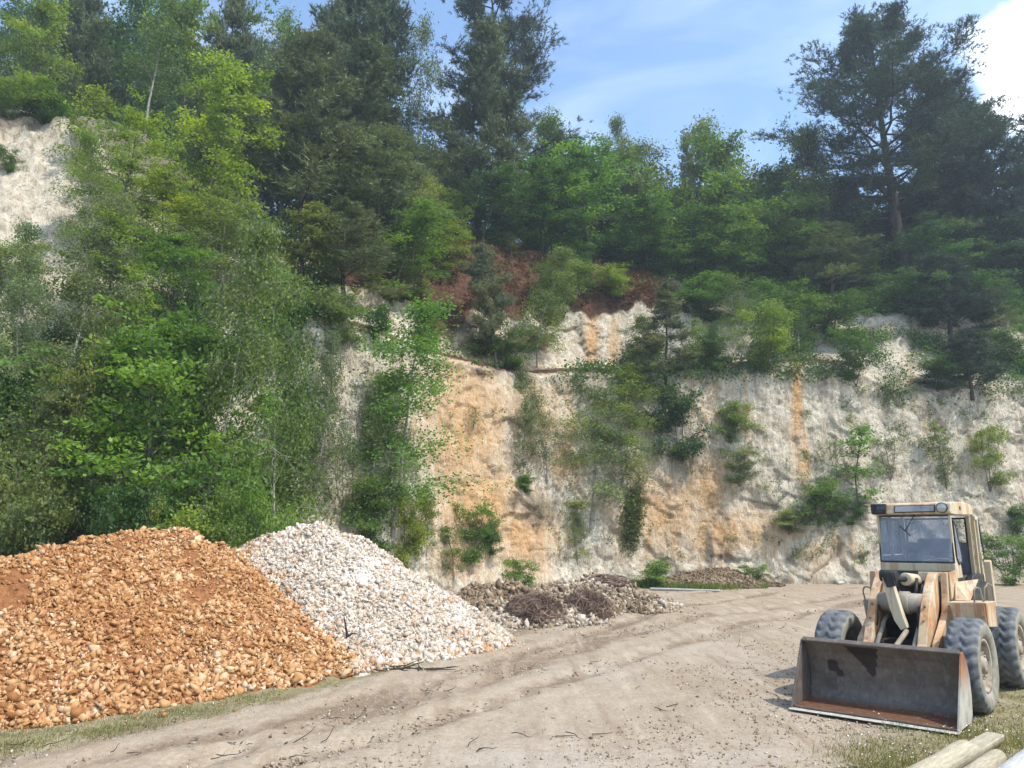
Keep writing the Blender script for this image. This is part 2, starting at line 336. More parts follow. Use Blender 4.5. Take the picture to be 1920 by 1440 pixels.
soil = np.maximum(soil, np.clip(1 - abs(T - 1.5) * 2.2, 0, 1) * .75 * sst(560, 640, PU) * (1 - .6 * sst(1560, 1650, PU)))
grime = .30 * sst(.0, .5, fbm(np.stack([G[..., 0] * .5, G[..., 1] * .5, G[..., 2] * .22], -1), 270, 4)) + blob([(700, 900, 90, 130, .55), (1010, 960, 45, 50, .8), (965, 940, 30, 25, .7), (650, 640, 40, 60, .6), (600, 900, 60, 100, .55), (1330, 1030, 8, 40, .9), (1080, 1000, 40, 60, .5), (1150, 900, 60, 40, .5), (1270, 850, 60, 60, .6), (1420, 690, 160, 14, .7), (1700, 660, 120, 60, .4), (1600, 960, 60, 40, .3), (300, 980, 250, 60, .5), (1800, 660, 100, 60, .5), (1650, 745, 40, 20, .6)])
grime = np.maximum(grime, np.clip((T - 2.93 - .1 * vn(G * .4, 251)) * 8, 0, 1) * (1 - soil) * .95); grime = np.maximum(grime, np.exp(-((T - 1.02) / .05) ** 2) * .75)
cl = npmesh('quarry_cliff', G.reshape(-1, 3), gridfaces(NR, NC)[:, ::-1], {'rust': ('POINT', rust), 'soil': ('POINT', soil), 'grime': ('POINT', grime), 'joint': ('POINT', joint)}, False)
CL = tag(link('cliff_hillside', cl, None, [CLIFF]), 'pale chalk cliff face stained rust orange with red soil bank on top', 'cliff', kind='structure')
GF = G.reshape(-1, 3); PUf, PVf, Tf = PU.ravel(), PV.ravel(), T.ravel(); Nf = N.reshape(-1, 3)
def onface(u, v, tmin=0, tmax=6):       # the cliff point seen at a picture place
    d = (PUf - u) ** 2 + (PVf - v) ** 2 + 1e6 * ((Tf < tmin) | (Tf > tmax)) + GF[:, 1] * .3
    return GF[np.argmin(d)]
def onplateau(u, Y):
    X = (u - 960) / F * (Y * CP + 15 * SP); m = Tf > 3.3
    d = (GF[:, 0] - X) ** 2 + (GF[:, 1] - Y) ** 2 + 1e6 * (~m); p = GF[np.argmin(d)]; return np.array([X, Y, p[2]])

# ------------------------------------------------------------------ ground
def seglist(px): return np.array([gp(u, v)[:2] for u, v in px])
def polydist(XY, pts):
    d = np.full(len(XY), 1e9)
    for a, b in zip(pts[:-1], pts[1:]):
        e = b - a; t = np.clip(((XY - a) @ e) / (e @ e), 0, 1); d = np.minimum(d, np.linalg.norm(XY - a - t[:, None] * e, axis=1))
    return d
RUTS = [seglist(q) for q in ([(500, 1440), (840, 1345), (1000, 1290), (1180, 1235), (1400, 1168), (1640, 1122), (1900, 1098)], [(120, 1440), (400, 1385), (760, 1290), (1000, 1222), (1250, 1142), (1450, 1112)],
        [(-100, 1440), (300, 1350), (620, 1275), (850, 1215), (1100, 1150), (1260, 1122)], [(330, 1440), (640, 1345), (900, 1275), (1130, 1200), (1330, 1150)], [(1100, 1190), (1400, 1145), (1640, 1108)], [(1330, 1200), (1500, 1150), (1700, 1120)], [(1240, 1116), (1400, 1108), (1640, 1100), (1910, 1090)])]
ang = np.concatenate([np.linspace(-180, -60, 60), np.arange(-59, 59, .22), np.linspace(60, 180, 61)[:-1]]); rad = np.concatenate([[.3, 1, 2, 3], np.geomspace(3.6, 70, 520), [85, 110, 150, 220, 340, 520, 800]])
A, RR = np.meshgrid(np.radians(ang), rad); GX, GY = RR * np.sin(A), RR * np.cos(A); XY = np.stack([GX.ravel(), GY.ravel()], -1); P3 = np.column_stack([XY, np.zeros(len(XY))])
near = np.clip(1.6 - np.hypot(*XY.T) / 60, 0, 1)
z = .05 * fbm(P3 * .35, 50, 3) + .022 * fbm(P3 * 2.2, 51, 4) + .008 * fbm(P3 * 9, 52, 2)
rut = np.zeros(len(XY)); wob = .25 * vn(P3 * .5, 60)
for k, q in enumerate(RUTS):
    d = polydist(XY, q) + wob * .5; w = .22 if k < 2 else .3
    z += (-.045 * np.exp(-(d / w) ** 2) + .016 * np.exp(-((d - w * 2.1) / (w * .8)) ** 2)) * (1 + .9 * vn(P3 * 2.2, 61 + k)) + .022 * np.exp(-(d / (w * 2)) ** 2) * fbm(P3 * 6, 160, 3)
    rut = np.maximum(rut, (1.0 if k < 2 else .75) * np.exp(-(d / (w * 1.5)) ** 2) * (.75 + .5 * vn(P3 * .6, 70 + k)))
gu, gv = proj(np.column_stack([XY, np.zeros(len(XY))])); ok = XY[:, 1] > 2; gu = np.where(ok, gu, -9999); gv = np.where(ok, gv, 9999)
def gd(px, w): return np.exp(-(polydist(XY, seglist(px)) / w) ** 2)
green = np.maximum.reduce([gd([(-200, 1430), (0, 1392), (330, 1334), (560, 1288), (760, 1243)], .7) * 1.0, gd([(700, 1262), (950, 1205), (1000, 1190)], .6) * .55, gd([(1180, 1095), (1440, 1092)], 2.2), gd([(1840, 1075), (2200, 1080)], 3) * .9,
                           sst(0, 1, (gu - 1580) / 300 + (gv - 1330) / 140) * .95 * (gv > 1150), gd([(1560, 1440), (1800, 1390)], .8) * .6, gd([(1870, 1330), (1960, 1200)], .8)])
pale = np.maximum(np.exp(-((gu - 1300) / 260) ** 2 - ((gv - 1260) / 80) ** 2), .9 * np.exp(-((gu - 1150) / 380) ** 2 - ((gv - 1430) / 70) ** 2)) * (.6 + .7 * vn(P3 * .7, 77))
pale = np.maximum(pale, gd([(960, 1150), (1200, 1120), (1300, 1108)], .7) * .5)
z = z * near - .004
P3[:, 2] = z
fl = gridfaces(len(rad), len(ang), 0, True)
tag(link('ground', npmesh('ground', P3, fl[:, ::-1], {'rut': ('POINT', rut), 'green': ('POINT', green), 'pale': ('POINT', np.clip(pale, 0, 1))}, True), None, [GROUND]), 'beige dirt quarry floor with curved tyre tracks', 'ground', kind='structure')
def gz(X, Y):
    P = np.column_stack([np.atleast_1d(X), np.atleast_1d(Y), np.zeros(np.size(X))])
    return .05 * fbm(P * .35, 50, 3) + .022 * fbm(P * 2.2, 51, 4) - .004

# ------------------------------------------------------------------ stones
def rock(seed, n=9):
    r = random.Random(seed); b = bmesh.new(); ax, ay, az = r.uniform(1, 1.5), r.uniform(.75, 1.1), r.uniform(.5, .85)
    for i in range(n):
        v = Vector((r.gauss(0, 1), r.gauss(0, 1), r.gauss(0, 1))).normalized() * r.uniform(.7, 1.15); b.verts.new((v.x * ax, v.y * ay, v.z * az))
    bmesh.ops.convex_hull(b, input=b.verts); b.verts.ensure_lookup_table()
    lone = [v for v in b.verts if not v.link_faces]; bmesh.ops.delete(b, geom=lone, context='VERTS')
    bmesh.ops.triangulate(b, faces=b.faces); b.verts.index_update()
    V = np.array([v.co[:] for v in b.verts]); Fc = np.array([[v.index for v in f.verts] for f in b.faces]); b.free(); return V, Fc
ROCKS = [rock(k, 7 + k % 4) for k in range(28)]
def rotm(n):
    q = RNG.normal(size=(n, 4)); q /= np.linalg.norm(q, axis=1, keepdims=True); w, x, y, zz = q.T
    return np.stack([1 - 2 * (y * y + zz * zz), 2 * (x * y - zz * w), 2 * (x * zz + y * w), 2 * (x * y + zz * w), 1 - 2 * (x * x + zz * zz), 2 * (y * zz - x * w), 2 * (x * zz - y * w), 2 * (y * zz + x * w), 1 - 2 * (x * x + y * y)], -1).reshape(n, 3, 3)
def stones(name, C, s, val, mat, parent=None, rocks=None):
    Vs, Fs, As = [], [], []; off = 0; pick = RNG.integers(0, len(ROCKS), len(C)); Rm = rotm(len(C))
    for k, (V, Fc) in enumerate(ROCKS):
        i = np.where(pick == k)[0]
        if not len(i): continue
        P = np.einsum('nij,vj->nvi', Rm[i], V) * s[i, None, None] + C[i, None, :]
        Vs.append(P.reshape(-1, 3)); Fs.append((Fc[None] + (np.arange(len(i)) * len(V))[:, None, None]).reshape(-1, 3) + off); As.append(np.repeat(val[i], len(Fc))); off += len(i) * len(V)
    return link(name, npmesh(name, np.concatenate(Vs), np.concatenate(Fs), {'v': ('FACE', np.concatenate(As))}), parent, [mat])

def cone(XY, ridge, slope):             # ridge: list of (x, y, height)
    h = np.full(len(XY), -9.0)
    r = np.array(ridge, float)
    for a, b in zip(r[:-1], r[1:]):
        e = b[:2] - a[:2]; t = np.clip(((XY - a[:2]) @ e) / (e @ e), 0, 1)
        d = np.linalg.norm(XY - a[:2] - t[:, None] * e, axis=1); h = np.maximum(h, a[2] + t * (b[2] - a[2]) - slope * (np.sqrt(d * d + .12) - .35) + 0 * d)
    return h
def xyh(u, v, Y): p = at(u, v, Y); return (p[0], p[1], p[2])
OR_R = [xyh(-420, 1050, 12.0), xyh(-150, 1052, 12.3), xyh(0, 1046, 12.9), xyh(140, 1026, 13.9), xyh(240, 1010, 14.9), xyh(318, 1001, 15.6)]
OR_R4 = [xyh(318, 1003, 15.6), xyh(390, 1028, 16.4), xyh(425, 1050, 17.0)]
OR_R2 = [xyh(380, 1060, 15.0), xyh(460, 1128, 14.9), xyh(560, 1188, 15.2), xyh(690, 1204, 16.0), xyh(800, 1200, 16.7), xyh(870, 1196, 17.0)]
OR_R3 = [xyh(440, 1045, 17.2), xyh(500, 1012, 18.2)]
WH_R = [xyh(455, 1045, 17.6), xyh(520, 1000, 18), xyh(560, 990, 18.2), xyh(598, 990, 18.2), xyh(618, 1010, 18.2), xyh(640, 1000, 18.5), xyh(652, 1022, 18.5), xyh(700, 1056, 18.4), xyh(790, 1115, 18.2), xyh(815, 1157, 18.1)]
def lump(XY, s): P = np.column_stack([XY, 0 * XY[:, 0]]); return .17 * fbm(P * .9, s, 3) + .09 * fbm(P * 2.6, s + 1, 3)
def h_or(XY): return np.maximum(np.maximum(cone(XY, OR_R, .60), np.maximum(cone(XY, OR_R2, .74), cone(XY, OR_R4, .85))), cone(XY, OR_R3, .7)) + lump(XY, 80)
WH_R2 = [xyh(540, 1003, 18), xyh(505, 1078, 16.5), xyh(600, 1165, 15.7), xyh(690, 1190, 16)]
def h_wh(XY): return np.maximum(cone(XY, WH_R, .66), cone(XY, WH_R2, .70)) + lump(XY, 85)
def heap(name, hf, other, box, mat, emat, n, size, vals, label, cat, step=.09, foot=None, big=0, bigsize=(.13, .2), stray=0):
    (x0, x1), (y0, y1) = box; root = empty(name, ((x0 + x1) / 2, (y0 + y1) / 2, 0)); c0 = np.array(root.location)
    xs, ys = np.arange(x0, x1, step), np.arange(y0, y1, step); X, Y = np.meshgrid(xs, ys); XYg = np.stack([X.ravel(), Y.ravel()], -1); hh = hf(XYg)
    if other is not None: hh = np.where(other(XYg) > hh, -.3, hh)
    V = np.column_stack([XYg, np.maximum(hh, -.3)]) - c0
    Fq = gridfaces(len(ys), len(xs)); keep = (V[Fq][:, :, 2].max(1) > -.25)
    link('earth_core', npmesh('earth_core', V, Fq[keep], None, True), root, [emat])
    Q = np.column_stack([RNG.uniform(x0, x1, n), RNG.uniform(y0, y1, n)]); h = hf(Q); k = h > -.02
    if other is not None: k &= (h > other(Q) - .10 * RNG.random(n))
    k &= RNG.random(n) > .85 * sst(.25, .5, fbm(np.column_stack([Q * .9, 0 * h]), 290, 3)) * (h > .25); Q, h = Q[k], h[k]; s = np.clip(np.exp(RNG.normal(math.log(size), .55, len(Q))), size * .35, size * 3.2)
    low = np.exp(-np.maximum(h, 0) / .35); s *= 1 + .55 * low * RNG.random(len(Q))
    C = np.column_stack([Q, np.maximum(h, 0) + s * RNG.uniform(-.15, .55, len(Q))])
    v = vals(len(Q), C)
    if stray:                            # loose stones rolled out beyond the foot
        Qs = np.column_stack([RNG.uniform(x0, x1, stray), RNG.uniform(y0, y1, stray)]); hs = hf(Qs); ks = (hs < -.02) & (hs > -.45) & (RNG.random(stray) < np.exp(hs * 6)); Qs = Qs[ks]; ss = np.exp(RNG.normal(math.log(size * .8), .4, len(Qs)))
        C = np.concatenate([C, np.column_stack([Qs, gz(*Qs.T) + ss * .35])]); s = np.concatenate([s, ss]); v = np.concatenate([v, vals(len(Qs), C[-len(Qs):])])
    o = stones('rubble', C - c0, s, v, mat, root); o['kind'] = 'stuff'
    if big:
        i = np.where(C[:, 1] < c0[1] + (y1 - y0) * .1)[0]; i = RNG.choice(i, big, False)
        for j in i:
            sz = RNG.uniform(*bigsize); stones('stone', (C[j] + [0, -.03, .02] - c0)[None], np.array([sz]), np.array([v[j]]), mat, root)
    tag(root, label, cat); return root
def vo(n, C): return np.where(RNG.random(n) < .35 * np.exp(-np.maximum(h_or(C[:, :2]) - h_wh(C[:, :2]), 0) / .12), RNG.uniform(.93, 1, n), np.clip(RNG.beta(2.2, 2.2, n) * .9 + .12 * vn(C * .8, 90) + .05, 0, 1))
def vw(n, C): return np.where(RNG.random(n) < .06 + .35 * np.exp(-np.maximum(C[:, 2], 0) / .12) * (C[:, 1] < 18) + .5 * np.exp(-np.maximum(h_wh(C[:, :2]) - h_or(C[:, :2]), 0) / .14) + .12 * np.clip(vn(C * 1.3, 91) * 2 - .5, 0, 1), RNG.uniform(0, .06, n), RNG.uniform(.1, 1, n))
def vr(n, C): return np.clip(RNG.beta(2, 2, n) + .2 * vn(C * 1.2, 92), 0, 1)
heap('rubble_heap', h_or, h_wh, ((-12.5, -2.0), (7.6, 19.5)), ORANGE, EARTH_O, 130000, .0265, vo, 'large broad heap of orange brown flint rubble at the left', 'stone heap', big=60, bigsize=(.08, .14), stray=6000)
heap('rubble_heap', h_wh, h_or, ((-8.2, 1.2), (13.8, 22.5)), WHITE, EARTH_W, 125000, .027, vw, 'white chalk rubble heap leaning on the orange heap', 'stone heap', big=40, bigsize=(.07, .11), stray=6000)
# the low heaps under the cliff
def low_heap(pts, slope, seed, lump_=.8):
    rg = [xyh(*p) for p in pts]
    return lambda XY: cone(XY, rg, slope) + lump_ * lump(XY, seed)
D1 = low_heap([(900, 1108, 24.5), (950, 1100, 25), (985, 1112, 24.6)], .42, 101); D2 = low_heap([(960, 1128, 22.6), (1010, 1132, 22.6), (1060, 1142, 22.5)], .45, 104); D3 = low_heap([(1050, 1100, 25.6), (1110, 1082, 27.2), (1165, 1096, 26.8), (1205, 1120, 26)], .5, 107)
D4 = low_heap([(1310, 1073, 40), (1345, 1066, 40.3), (1395, 1080, 40)], .3, 110)
def bx(u0, u1, y0, y1): return ((u0 - 960) / F * y0 if u0 > 960 else (u0 - 960) / F * y1, (u1 - 960) / F * y1 if u1 > 960 else (u1 - 960) / F * y0), (y0, y1)
heap('rubble_heap', D1, None, bx(830, 1040, 22.0, 27.5), RUBBLE, EARTH_B, 7000, .055, lambda n, C: vr(n, C) * .8, 'low mossy brown rubble heap beside the tip of the white heap', 'stone heap', step=.12)
heap('rubble_heap', D2, None, bx(880, 1120, 20.3, 24.6), RUBBLE, EARTH_B, 15000, .037, lambda n, C: np.clip(vr(n, C) + .22, 0, 1), 'low heap of pale stones in front of the first dark root clump', 'stone heap', step=.12, stray=1500)
heap('rubble_heap', D3, None, bx(1000, 1280, 23.2, 30), RUBBLE, EARTH_B, 20000, .04, lambda n, C: np.clip(vr(n, C) + .1, 0, 1), 'grey brown stone heap below the cliff between dark root clump and grass', 'stone heap', step=.12, stray=1500)
heap('gravel_heap', D4, None, bx(1200, 1480, 35.5, 42), RUBBLE, EARTH_B, 16000, .04, lambda n, C: .12 + .45 * vr(n, C), 'low broad heap of grey brown gravel at the foot of the cliff', 'gravel heap', step=.15)
# loose stones on the floor
n = 30000; uu, vv = RNG.uniform(-50, 1970, n), 1075 + 380 * RNG.random(n) ** .7
Q = np.array([gp(a, b)[:2] for a, b in zip(uu, vv)]); k = np.hypot(*Q.T) < 38; Q = Q[k]; k = (h_or(Q) < -.02) & (h_wh(Q) < -.02) & (RNG.random(len(Q)) < np.clip(.35 + 1.6 * fbm(np.column_stack([Q, 0 * Q[:, 0]]) * .55, 280, 3), .04, 1)); Q = Q[k]; s = np.exp(RNG.normal(math.log(.0085), .55, len(Q))) * (1 + np.hypot(*Q.T) / 22); s = np.minimum(s, .017 * (1 + np.hypot(*Q.T) / 22))
o = stones('loose_gravel', np.column_stack([Q, gz(*Q.T) + s * .25]), s, np.clip(RNG.normal(.70, .25, len(Q)), 0, 1), RUBBLE); tag(o, 'small pale stones scattered over the dirt floor', 'gravel', kind='stuff')
# ------------------------------------------------------------------ plants
def unit(v): return v / (np.linalg.norm(v, axis=-1, keepdims=True) + 1e-9)
class Skel:
    def __init__(s): s.mb = MB()
    def branch(s, pts, r0, r1, n=5):
        s.mb.tube([tuple(p) for p in pts], list(np.linspace(r0, r1, len(pts)) if not hasattr(r0, '__len__') else r0), n, 0, False)
    def mesh(s, name):
        me = bpy.data.meshes.new(name); me.from_pydata(s.mb.v, [], s.mb.f); me.polygons.foreach_set('use_smooth', [True] * len(s.mb.f)); return me
def curve(rg, p, d, L, n, droop=0.0, wander=.15):
    pts = [np.array(p, float)]; d = unit(np.array(d, float)); st = L / (n - 1)
    for i in range(n - 1):
        d = unit(d + rg.normal(0, wander, 3) + np.array([0, 0, -droop / (n - 1)])); pts.append(pts[-1] + d * st)
    return np.array(pts)
def leaves(name, C, size, v, rg, up=.6, ln=1.0, wd=.62):
    n = len(C); nrm = unit(rg.normal(0, 1, (n, 3)) + np.array([0, 0, up * 2])); a = unit(np.cross(nrm, rg.normal(0, 1, (n, 3)))); b = np.cross(nrm, a)
    s = (size * rg.uniform(.6, 1.35, n))[:, None]; a = a * s * ln * .5; b = b * s * wd * .5
    V = np.stack([C - a, C + b - a * .15 - nrm * s * .06, C + a, C - b - a * .15 - nrm * s * .06], 1).reshape(-1, 3)
    return npmesh(name, V, np.arange(4 * n).reshape(n, 4), {'v': ('FACE', v)})
def tufts(name, C, D, v, rg, k=9, L=.24, w=.035):
    n = len(C); d = unit(D[:, None, :] * .75 + rg.normal(0, .62, (n, k, 3)) + np.array([0, 0, .15])); o = C[:, None, :] + D[:, None, :] * rg.uniform(-.1, .1, (n, k, 1))
    pr = unit(np.cross(d, rg.normal(0, 1, (n, k, 3)))) * w * .5; l = L * rg.uniform(.7, 1.3, (n, k, 1))
    V = np.stack([o - pr, o + pr, o + d * l], 2).reshape(-1, 3)
    return npmesh(name, V, np.arange(3 * n * k).reshape(-1, 3), {'v': ('FACE', np.repeat(v, k) + rg.normal(0, .06, n * k))})

PROTO = {}
def keep(key, trunk, crown, width, height, bark, leafm): PROTO.setdefault(key, []).append((trunk, crown, width, height, bark, leafm))
def crown_width(me):
    a = np.empty(len(me.vertices) * 3, np.float32); me.vertices.foreach_get('co', a); a = a.reshape(-1, 3)
    return 2 * np.percentile(np.hypot(a[:, 0], a[:, 1]), 93), np.percentile(a[:, 2], 99.7)

def deciduous(key, seed, Ht=10, Wd=6, t0=.15, K=34, elev=(10, 55), prof=lambda t: math.sin(math.pi * min(1, max(0, t)) ** .8) ** .6, per=26, clus=.34, lsize=.15, droop=.2, tr=.12, bark='grey', stems=1, layer=.55, vshift=0, subs=6, up=.6):
    rg = np.random.default_rng(seed); sk = Skel(); Cs, Vs = [], []; crownw = Wd / 2
    for st in range(stems):
        az0 = rg.uniform(0, 6.28); sp = 0 if stems == 1 else rg.uniform(.12, .38); h = Ht * (1 if st == 0 else rg.uniform(.65, .97))
        tk = curve(rg, (0, 0, -.3), (sp * math.cos(az0), sp * math.sin(az0), 1), h * .97 + .3, 12, -.1, .05)
        sk.branch(tk, tr / math.sqrt(stems), .012, 7)
        kk_ = max(5, K // stems)
        for i in range(kk_):
            t = t0 + (1 - t0) * ((i + rg.random()) / kk_) ** .9; f = t * 11; j = min(10, int(f)); p = tk[j] + (tk[j + 1] - tk[j]) * (f - j)
            az = i * 2.4 + rg.uniform(-.5, .5); el = R(rg.uniform(*elev)) * (1 - .2 * (1 - t)) + .5 * (t > .85)
            L = crownw * prof((t - t0) / (1 - t0)) * rg.uniform(.55, 1.15) / max(.55, math.cos(el)) * (1 if stems == 1 else .75) + .2
            lb = curve(rg, p, (math.cos(az) * math.cos(el), math.sin(az) * math.cos(el), math.sin(el)), L, 6, droop, .16)
            sk.branch(lb, max(.012, tr * .35 * (1 - t * .6)), .006, 4)
            cv = rg.normal(.5 + vshift, .15)
            for q in range(subs):
                s_ = rg.uniform(.2, 1); f2 = s_ * 5; j2 = min(4, int(f2)); b0 = lb[j2] + (lb[j2 + 1] - lb[j2]) * (f2 - j2)
                dd = unit(lb[j2 + 1] - lb[j2] + rg.normal(0, .8, 3) * np.array([1, 1, .5])); sb = curve(rg, b0, dd, L * rg.uniform(.18, .42) + .1, 4, droop * 1.2, .2)
                sk.branch(sb, .009, .004, 3)
                for c in sb[1:]:
                    m = rg.poisson(per / 3); r = clus * rg.uniform(.6, 1.25)
                    if m == 0: continue
                    Cs.append(c + rg.normal(0, 1, (m, 3)) * np.array([r, r, r * layer])); Vs.append(np.clip(cv + rg.normal(0, .11) + rg.normal(0, .09, m), 0, 1))
    C = np.concatenate(Cs); v = np.concatenate(Vs); C[:, 2] = np.maximum(C[:, 2], .05)
    cm = leaves('crown', C, lsize, v, rg, up); w, hh = crown_width(cm); keep(key, sk.mesh('trunk'), cm, w, hh, bark, LEAF)

def pine(key, seed, Ht=10, Wd=5, t0=.25, K=34, elev=(-5, 35), prof=lambda t: (1 - t) ** .6 * .9 + .1, sub=7, L=.26, w=.04, k=9, tr=.14, lift=.25, tuft=1.0, dead=4, clump=.22, lean=(0, 0)):
    rg = np.random.default_rng(seed); sk = Skel(); Cs, Ds, Vs = [], [], []
    tk = curve(rg, (0, 0, -.4), (lean[0], lean[1], 1), Ht * .98 + .4, 14, -.05, .03); sk.branch(tk, tr, .015, 8)
    def pt(t): f = t * 13; j = min(12, int(f)); return tk[j] + (tk[j + 1] - tk[j]) * (f - j)
    for i in range(dead):
        t = rg.uniform(t0 * .45, t0); az = rg.uniform(0, 6.28); sk.branch(curve(rg, pt(t), (math.cos(az), math.sin(az), .15), Wd * rg.uniform(.1, .3), 5, .1, .2), .02, .004, 3)
    for i in range(K):
        t = t0 + (1 - t0) * (i + rg.random()) / K; az = i * 2.4 + rg.uniform(-.5, .5); el = R(rg.uniform(*elev)) + .5 * t
        ln = Wd / 2 * prof((t - t0) / (1 - t0)) * rg.uniform(.6, 1.15) + .15
        lb = curve(rg, pt(t), (math.cos(az) * math.cos(el), math.sin(az) * math.cos(el), math.sin(el)), ln, 7, -lift, .13); sk.branch(lb, max(.012, tr * .36 * (1 - t * .7)), .006, 5); cv = rg.normal(.5, .12)
        for q in range(max(2, int(sub * (.5 + ln / (Wd / 2))))):
            s_ = rg.uniform(.3, 1); f2 = s_ * 6; j2 = min(5, int(f2)); b0 = lb[j2] + (lb[j2 + 1] - lb[j2]) * (f2 - j2)
            sb = curve(rg, b0, unit(lb[j2 + 1] - lb[j2]) + rg.normal(0, .75, 3) * np.array([1, 1, .45]), ln * rg.uniform(.14, .34) + .12, 4, -lift, .2); sk.branch(sb, .008, .004, 3)
            for c, d in zip(sb[1:], np.diff(sb, axis=0)):
                m = max(1, rg.poisson(3.2 * tuft)); Cs.append(c + rg.normal(0, 1, (m, 3)) * np.array([clump, clump, clump * .45])); Ds.append(np.repeat(unit(d)[None], m, 0)); Vs.append(np.clip(cv + rg.normal(0, .1, m), 0, 1))
    cm = tufts('crown', np.concatenate(Cs), unit(np.concatenate(Ds) + rg.normal(0, .3, (sum(map(len, Cs)), 3)) + np.array([0, 0, .3])), np.concatenate(Vs), rg, k, L, w)
    wd, hh = crown_width(cm); keep(key, sk.mesh('trunk'), cm, wd, hh, 'pine', NEEDLE)

for s in range(4): deciduous('bl', 100 + s, 10, 6.2, .08, 38, per=60, clus=.25, lsize=.18, tr=.13, layer=.4)
for s in range(2): deciduous('bt', 110 + s, 12, 6.5, .34, 30, per=46, clus=.30, lsize=.22, layer=.42, tr=.15, elev=(15, 60))
for s in range(4): deciduous('bi', 120 + s, 10, 4.4, .16, 34, elev=(20, 62), prof=lambda t: (1 - t) ** .55 * min(1, t * 4 + .35), per=62, clus=.27, lsize=.115, droop=.9, tr=.07, bark='birch', layer=.9, up=.1)
for s in range(2): deciduous('bt_birch', 130 + s, 12, 4.2, .42, 26, elev=(25, 65), prof=lambda t: (1 - t) ** .5 * min(1, t * 4 + .4), per=38, clus=.30, lsize=.13, droop=.7, tr=.085, bark='birch', layer=.9, up=.1)
for s in range(4): deciduous('sh', 140 + s, 3, 2.6, .1, 26, elev=(15, 60), per=74, clus=.17, lsize=.095, tr=.045, stems=4, subs=5)
for s in range(2): deciduous('sp_shrub', 150 + s, 3, 2.4, .12, 16, elev=(25, 70), per=18, clus=.15, lsize=.09, tr=.03, stems=3, subs=4)
for s in range(3): deciduous('sa', 160 + s, 4, 1.8, .15, 20, elev=(20, 60), prof=lambda t: (1 - t) ** .5 * min(1, t * 4 + .4), per=24, clus=.15, lsize=.105, tr=.03, subs=4, droop=.2)
for s in range(3): pine('pi', 170 + s, 10, 5.2, .2, 40, sub=8, k=10, L=.21, w=.042, clump=.2, tuft=1.35)
pine('tp', 181, 20, 11, .30, 46, (-10, 24), lambda t: (max(.04, 1 - t ** 1.8)) ** .5 * min(1, t * .8 + .80), sub=19, L=.21, w=.034, k=10, tr=.36, clump=.17, tuft=1.6, dead=7, lift=.45)
pine('tp', 183, 20, 9.5, .34, 36, (-20, 30), lambda t: (max(.05, 1 - t)) ** .4 * min(1, t * 2.5 + .6), sub=13, L=.23, w=.036, k=10, tr=.36, clump=.19, tuft=1.5, dead=8, lift=.35)
pine('tu', 186, 14, 7, .58, 28, (0, 35), lambda t: (max(.05, 1 - t)) ** .45, sub=16, L=.30, w=.065, k=9, tr=.22, clump=.28, dead=6, lift=.4)
for s in range(2): pine('sp', 190 + s, 8, 3.2, .08, 48, (-10, 18), lambda t: (1 - t) * .95 + .04, sub=6, k=8, L=.17, w=.04, clump=.13, dead=0, tr=.07, lift=.1)

PAL = {'dark': (.066, .128, .034), 'mid': (.095, .155, .036), 'green': (.10, .178, .036), 'yel': (.19, .25, .035), 'ylg': (.145, .205, .036), 'bir': (.125, .17, .055), 'pale': (.14, .18, .085), 'olive': (.11, .135, .045),
       'pine': (.085, .12, .058), 'pblue': (.048, .078, .056), 'grey': (.125, .155, .08), 'bright': (.10, .195, .034), 'deep': (.045, .095, .036), 'back': (.05, .10, .05)}
NAMES = {'bl': ('broadleaf_tree', 'tree'), 'bt': ('broadleaf_tree', 'tree'), 'bi': ('birch_tree', 'tree'), 'bt_birch': ('birch_tree', 'tree'), 'sh': ('shrub', 'shrub'), 'sp_shrub': ('shrub', 'shrub'), 'sa': ('sapling', 'sapling'),
         'pi': ('pine_tree', 'tree'), 'tp': ('tall_pine_tree', 'tree'), 'tu': ('tall_pine_tree', 'tree'), 'sp': ('spruce_tree', 'tree')}
COUNT = {}
def plant(kind, u, base, vtop, wpx, color, label, group=None, lean=0, lean_y=0, var=None):
    m, a = base
    P = onface(u, a, 0, 4.2) if m == 'f' else onplateau(u, a) if m == 'p' else at(u, 990, a) * np.array([1, 1, 0])
    P = np.array(P, float); top = at(u, vtop, P[1]); hgt = max(.3, top[2] - P[2]); i = COUNT.get(kind, 0); COUNT[kind] = i + 1
    vs = PROTO[kind]; tr, cr, pw, ph, bark, lm = vs[(i if var is None else var) % len(vs)]
    nm, cat = NAMES[kind]; o = empty(nm, P, (i * 2.399 + u * .01) % 6.283); sz = hgt / ph; sx = wpx / F * P[1] / pw; sx = min(max(sx, sz * .45), sz * 2.4)
    o.scale = (sx, sx, sz)
    if lean or lean_y:
        o.rotation_mode = 'XYZ'; M = Matrix.Rotation(R(lean), 4, 'Y') @ Matrix.Rotation(R(lean_y), 4, 'X') @ Matrix.Rotation(o.rotation_euler.z, 4, 'Z'); o.rotation_euler = M.to_euler()
    if not tr.materials: tr.materials.append(BARK[bark])
    if not cr.materials: cr.materials.append(lm)
    t = link('trunk', tr, o); c = link('crown', cr, o); col = PAL[color]; j = RNG.uniform(1.0, 1.32); c.color = (col[0] * j * RNG.uniform(.93, 1.07), col[1] * j, col[2] * j * RNG.uniform(.88, 1.12), 1)
    tag(o, label, cat, group); return o
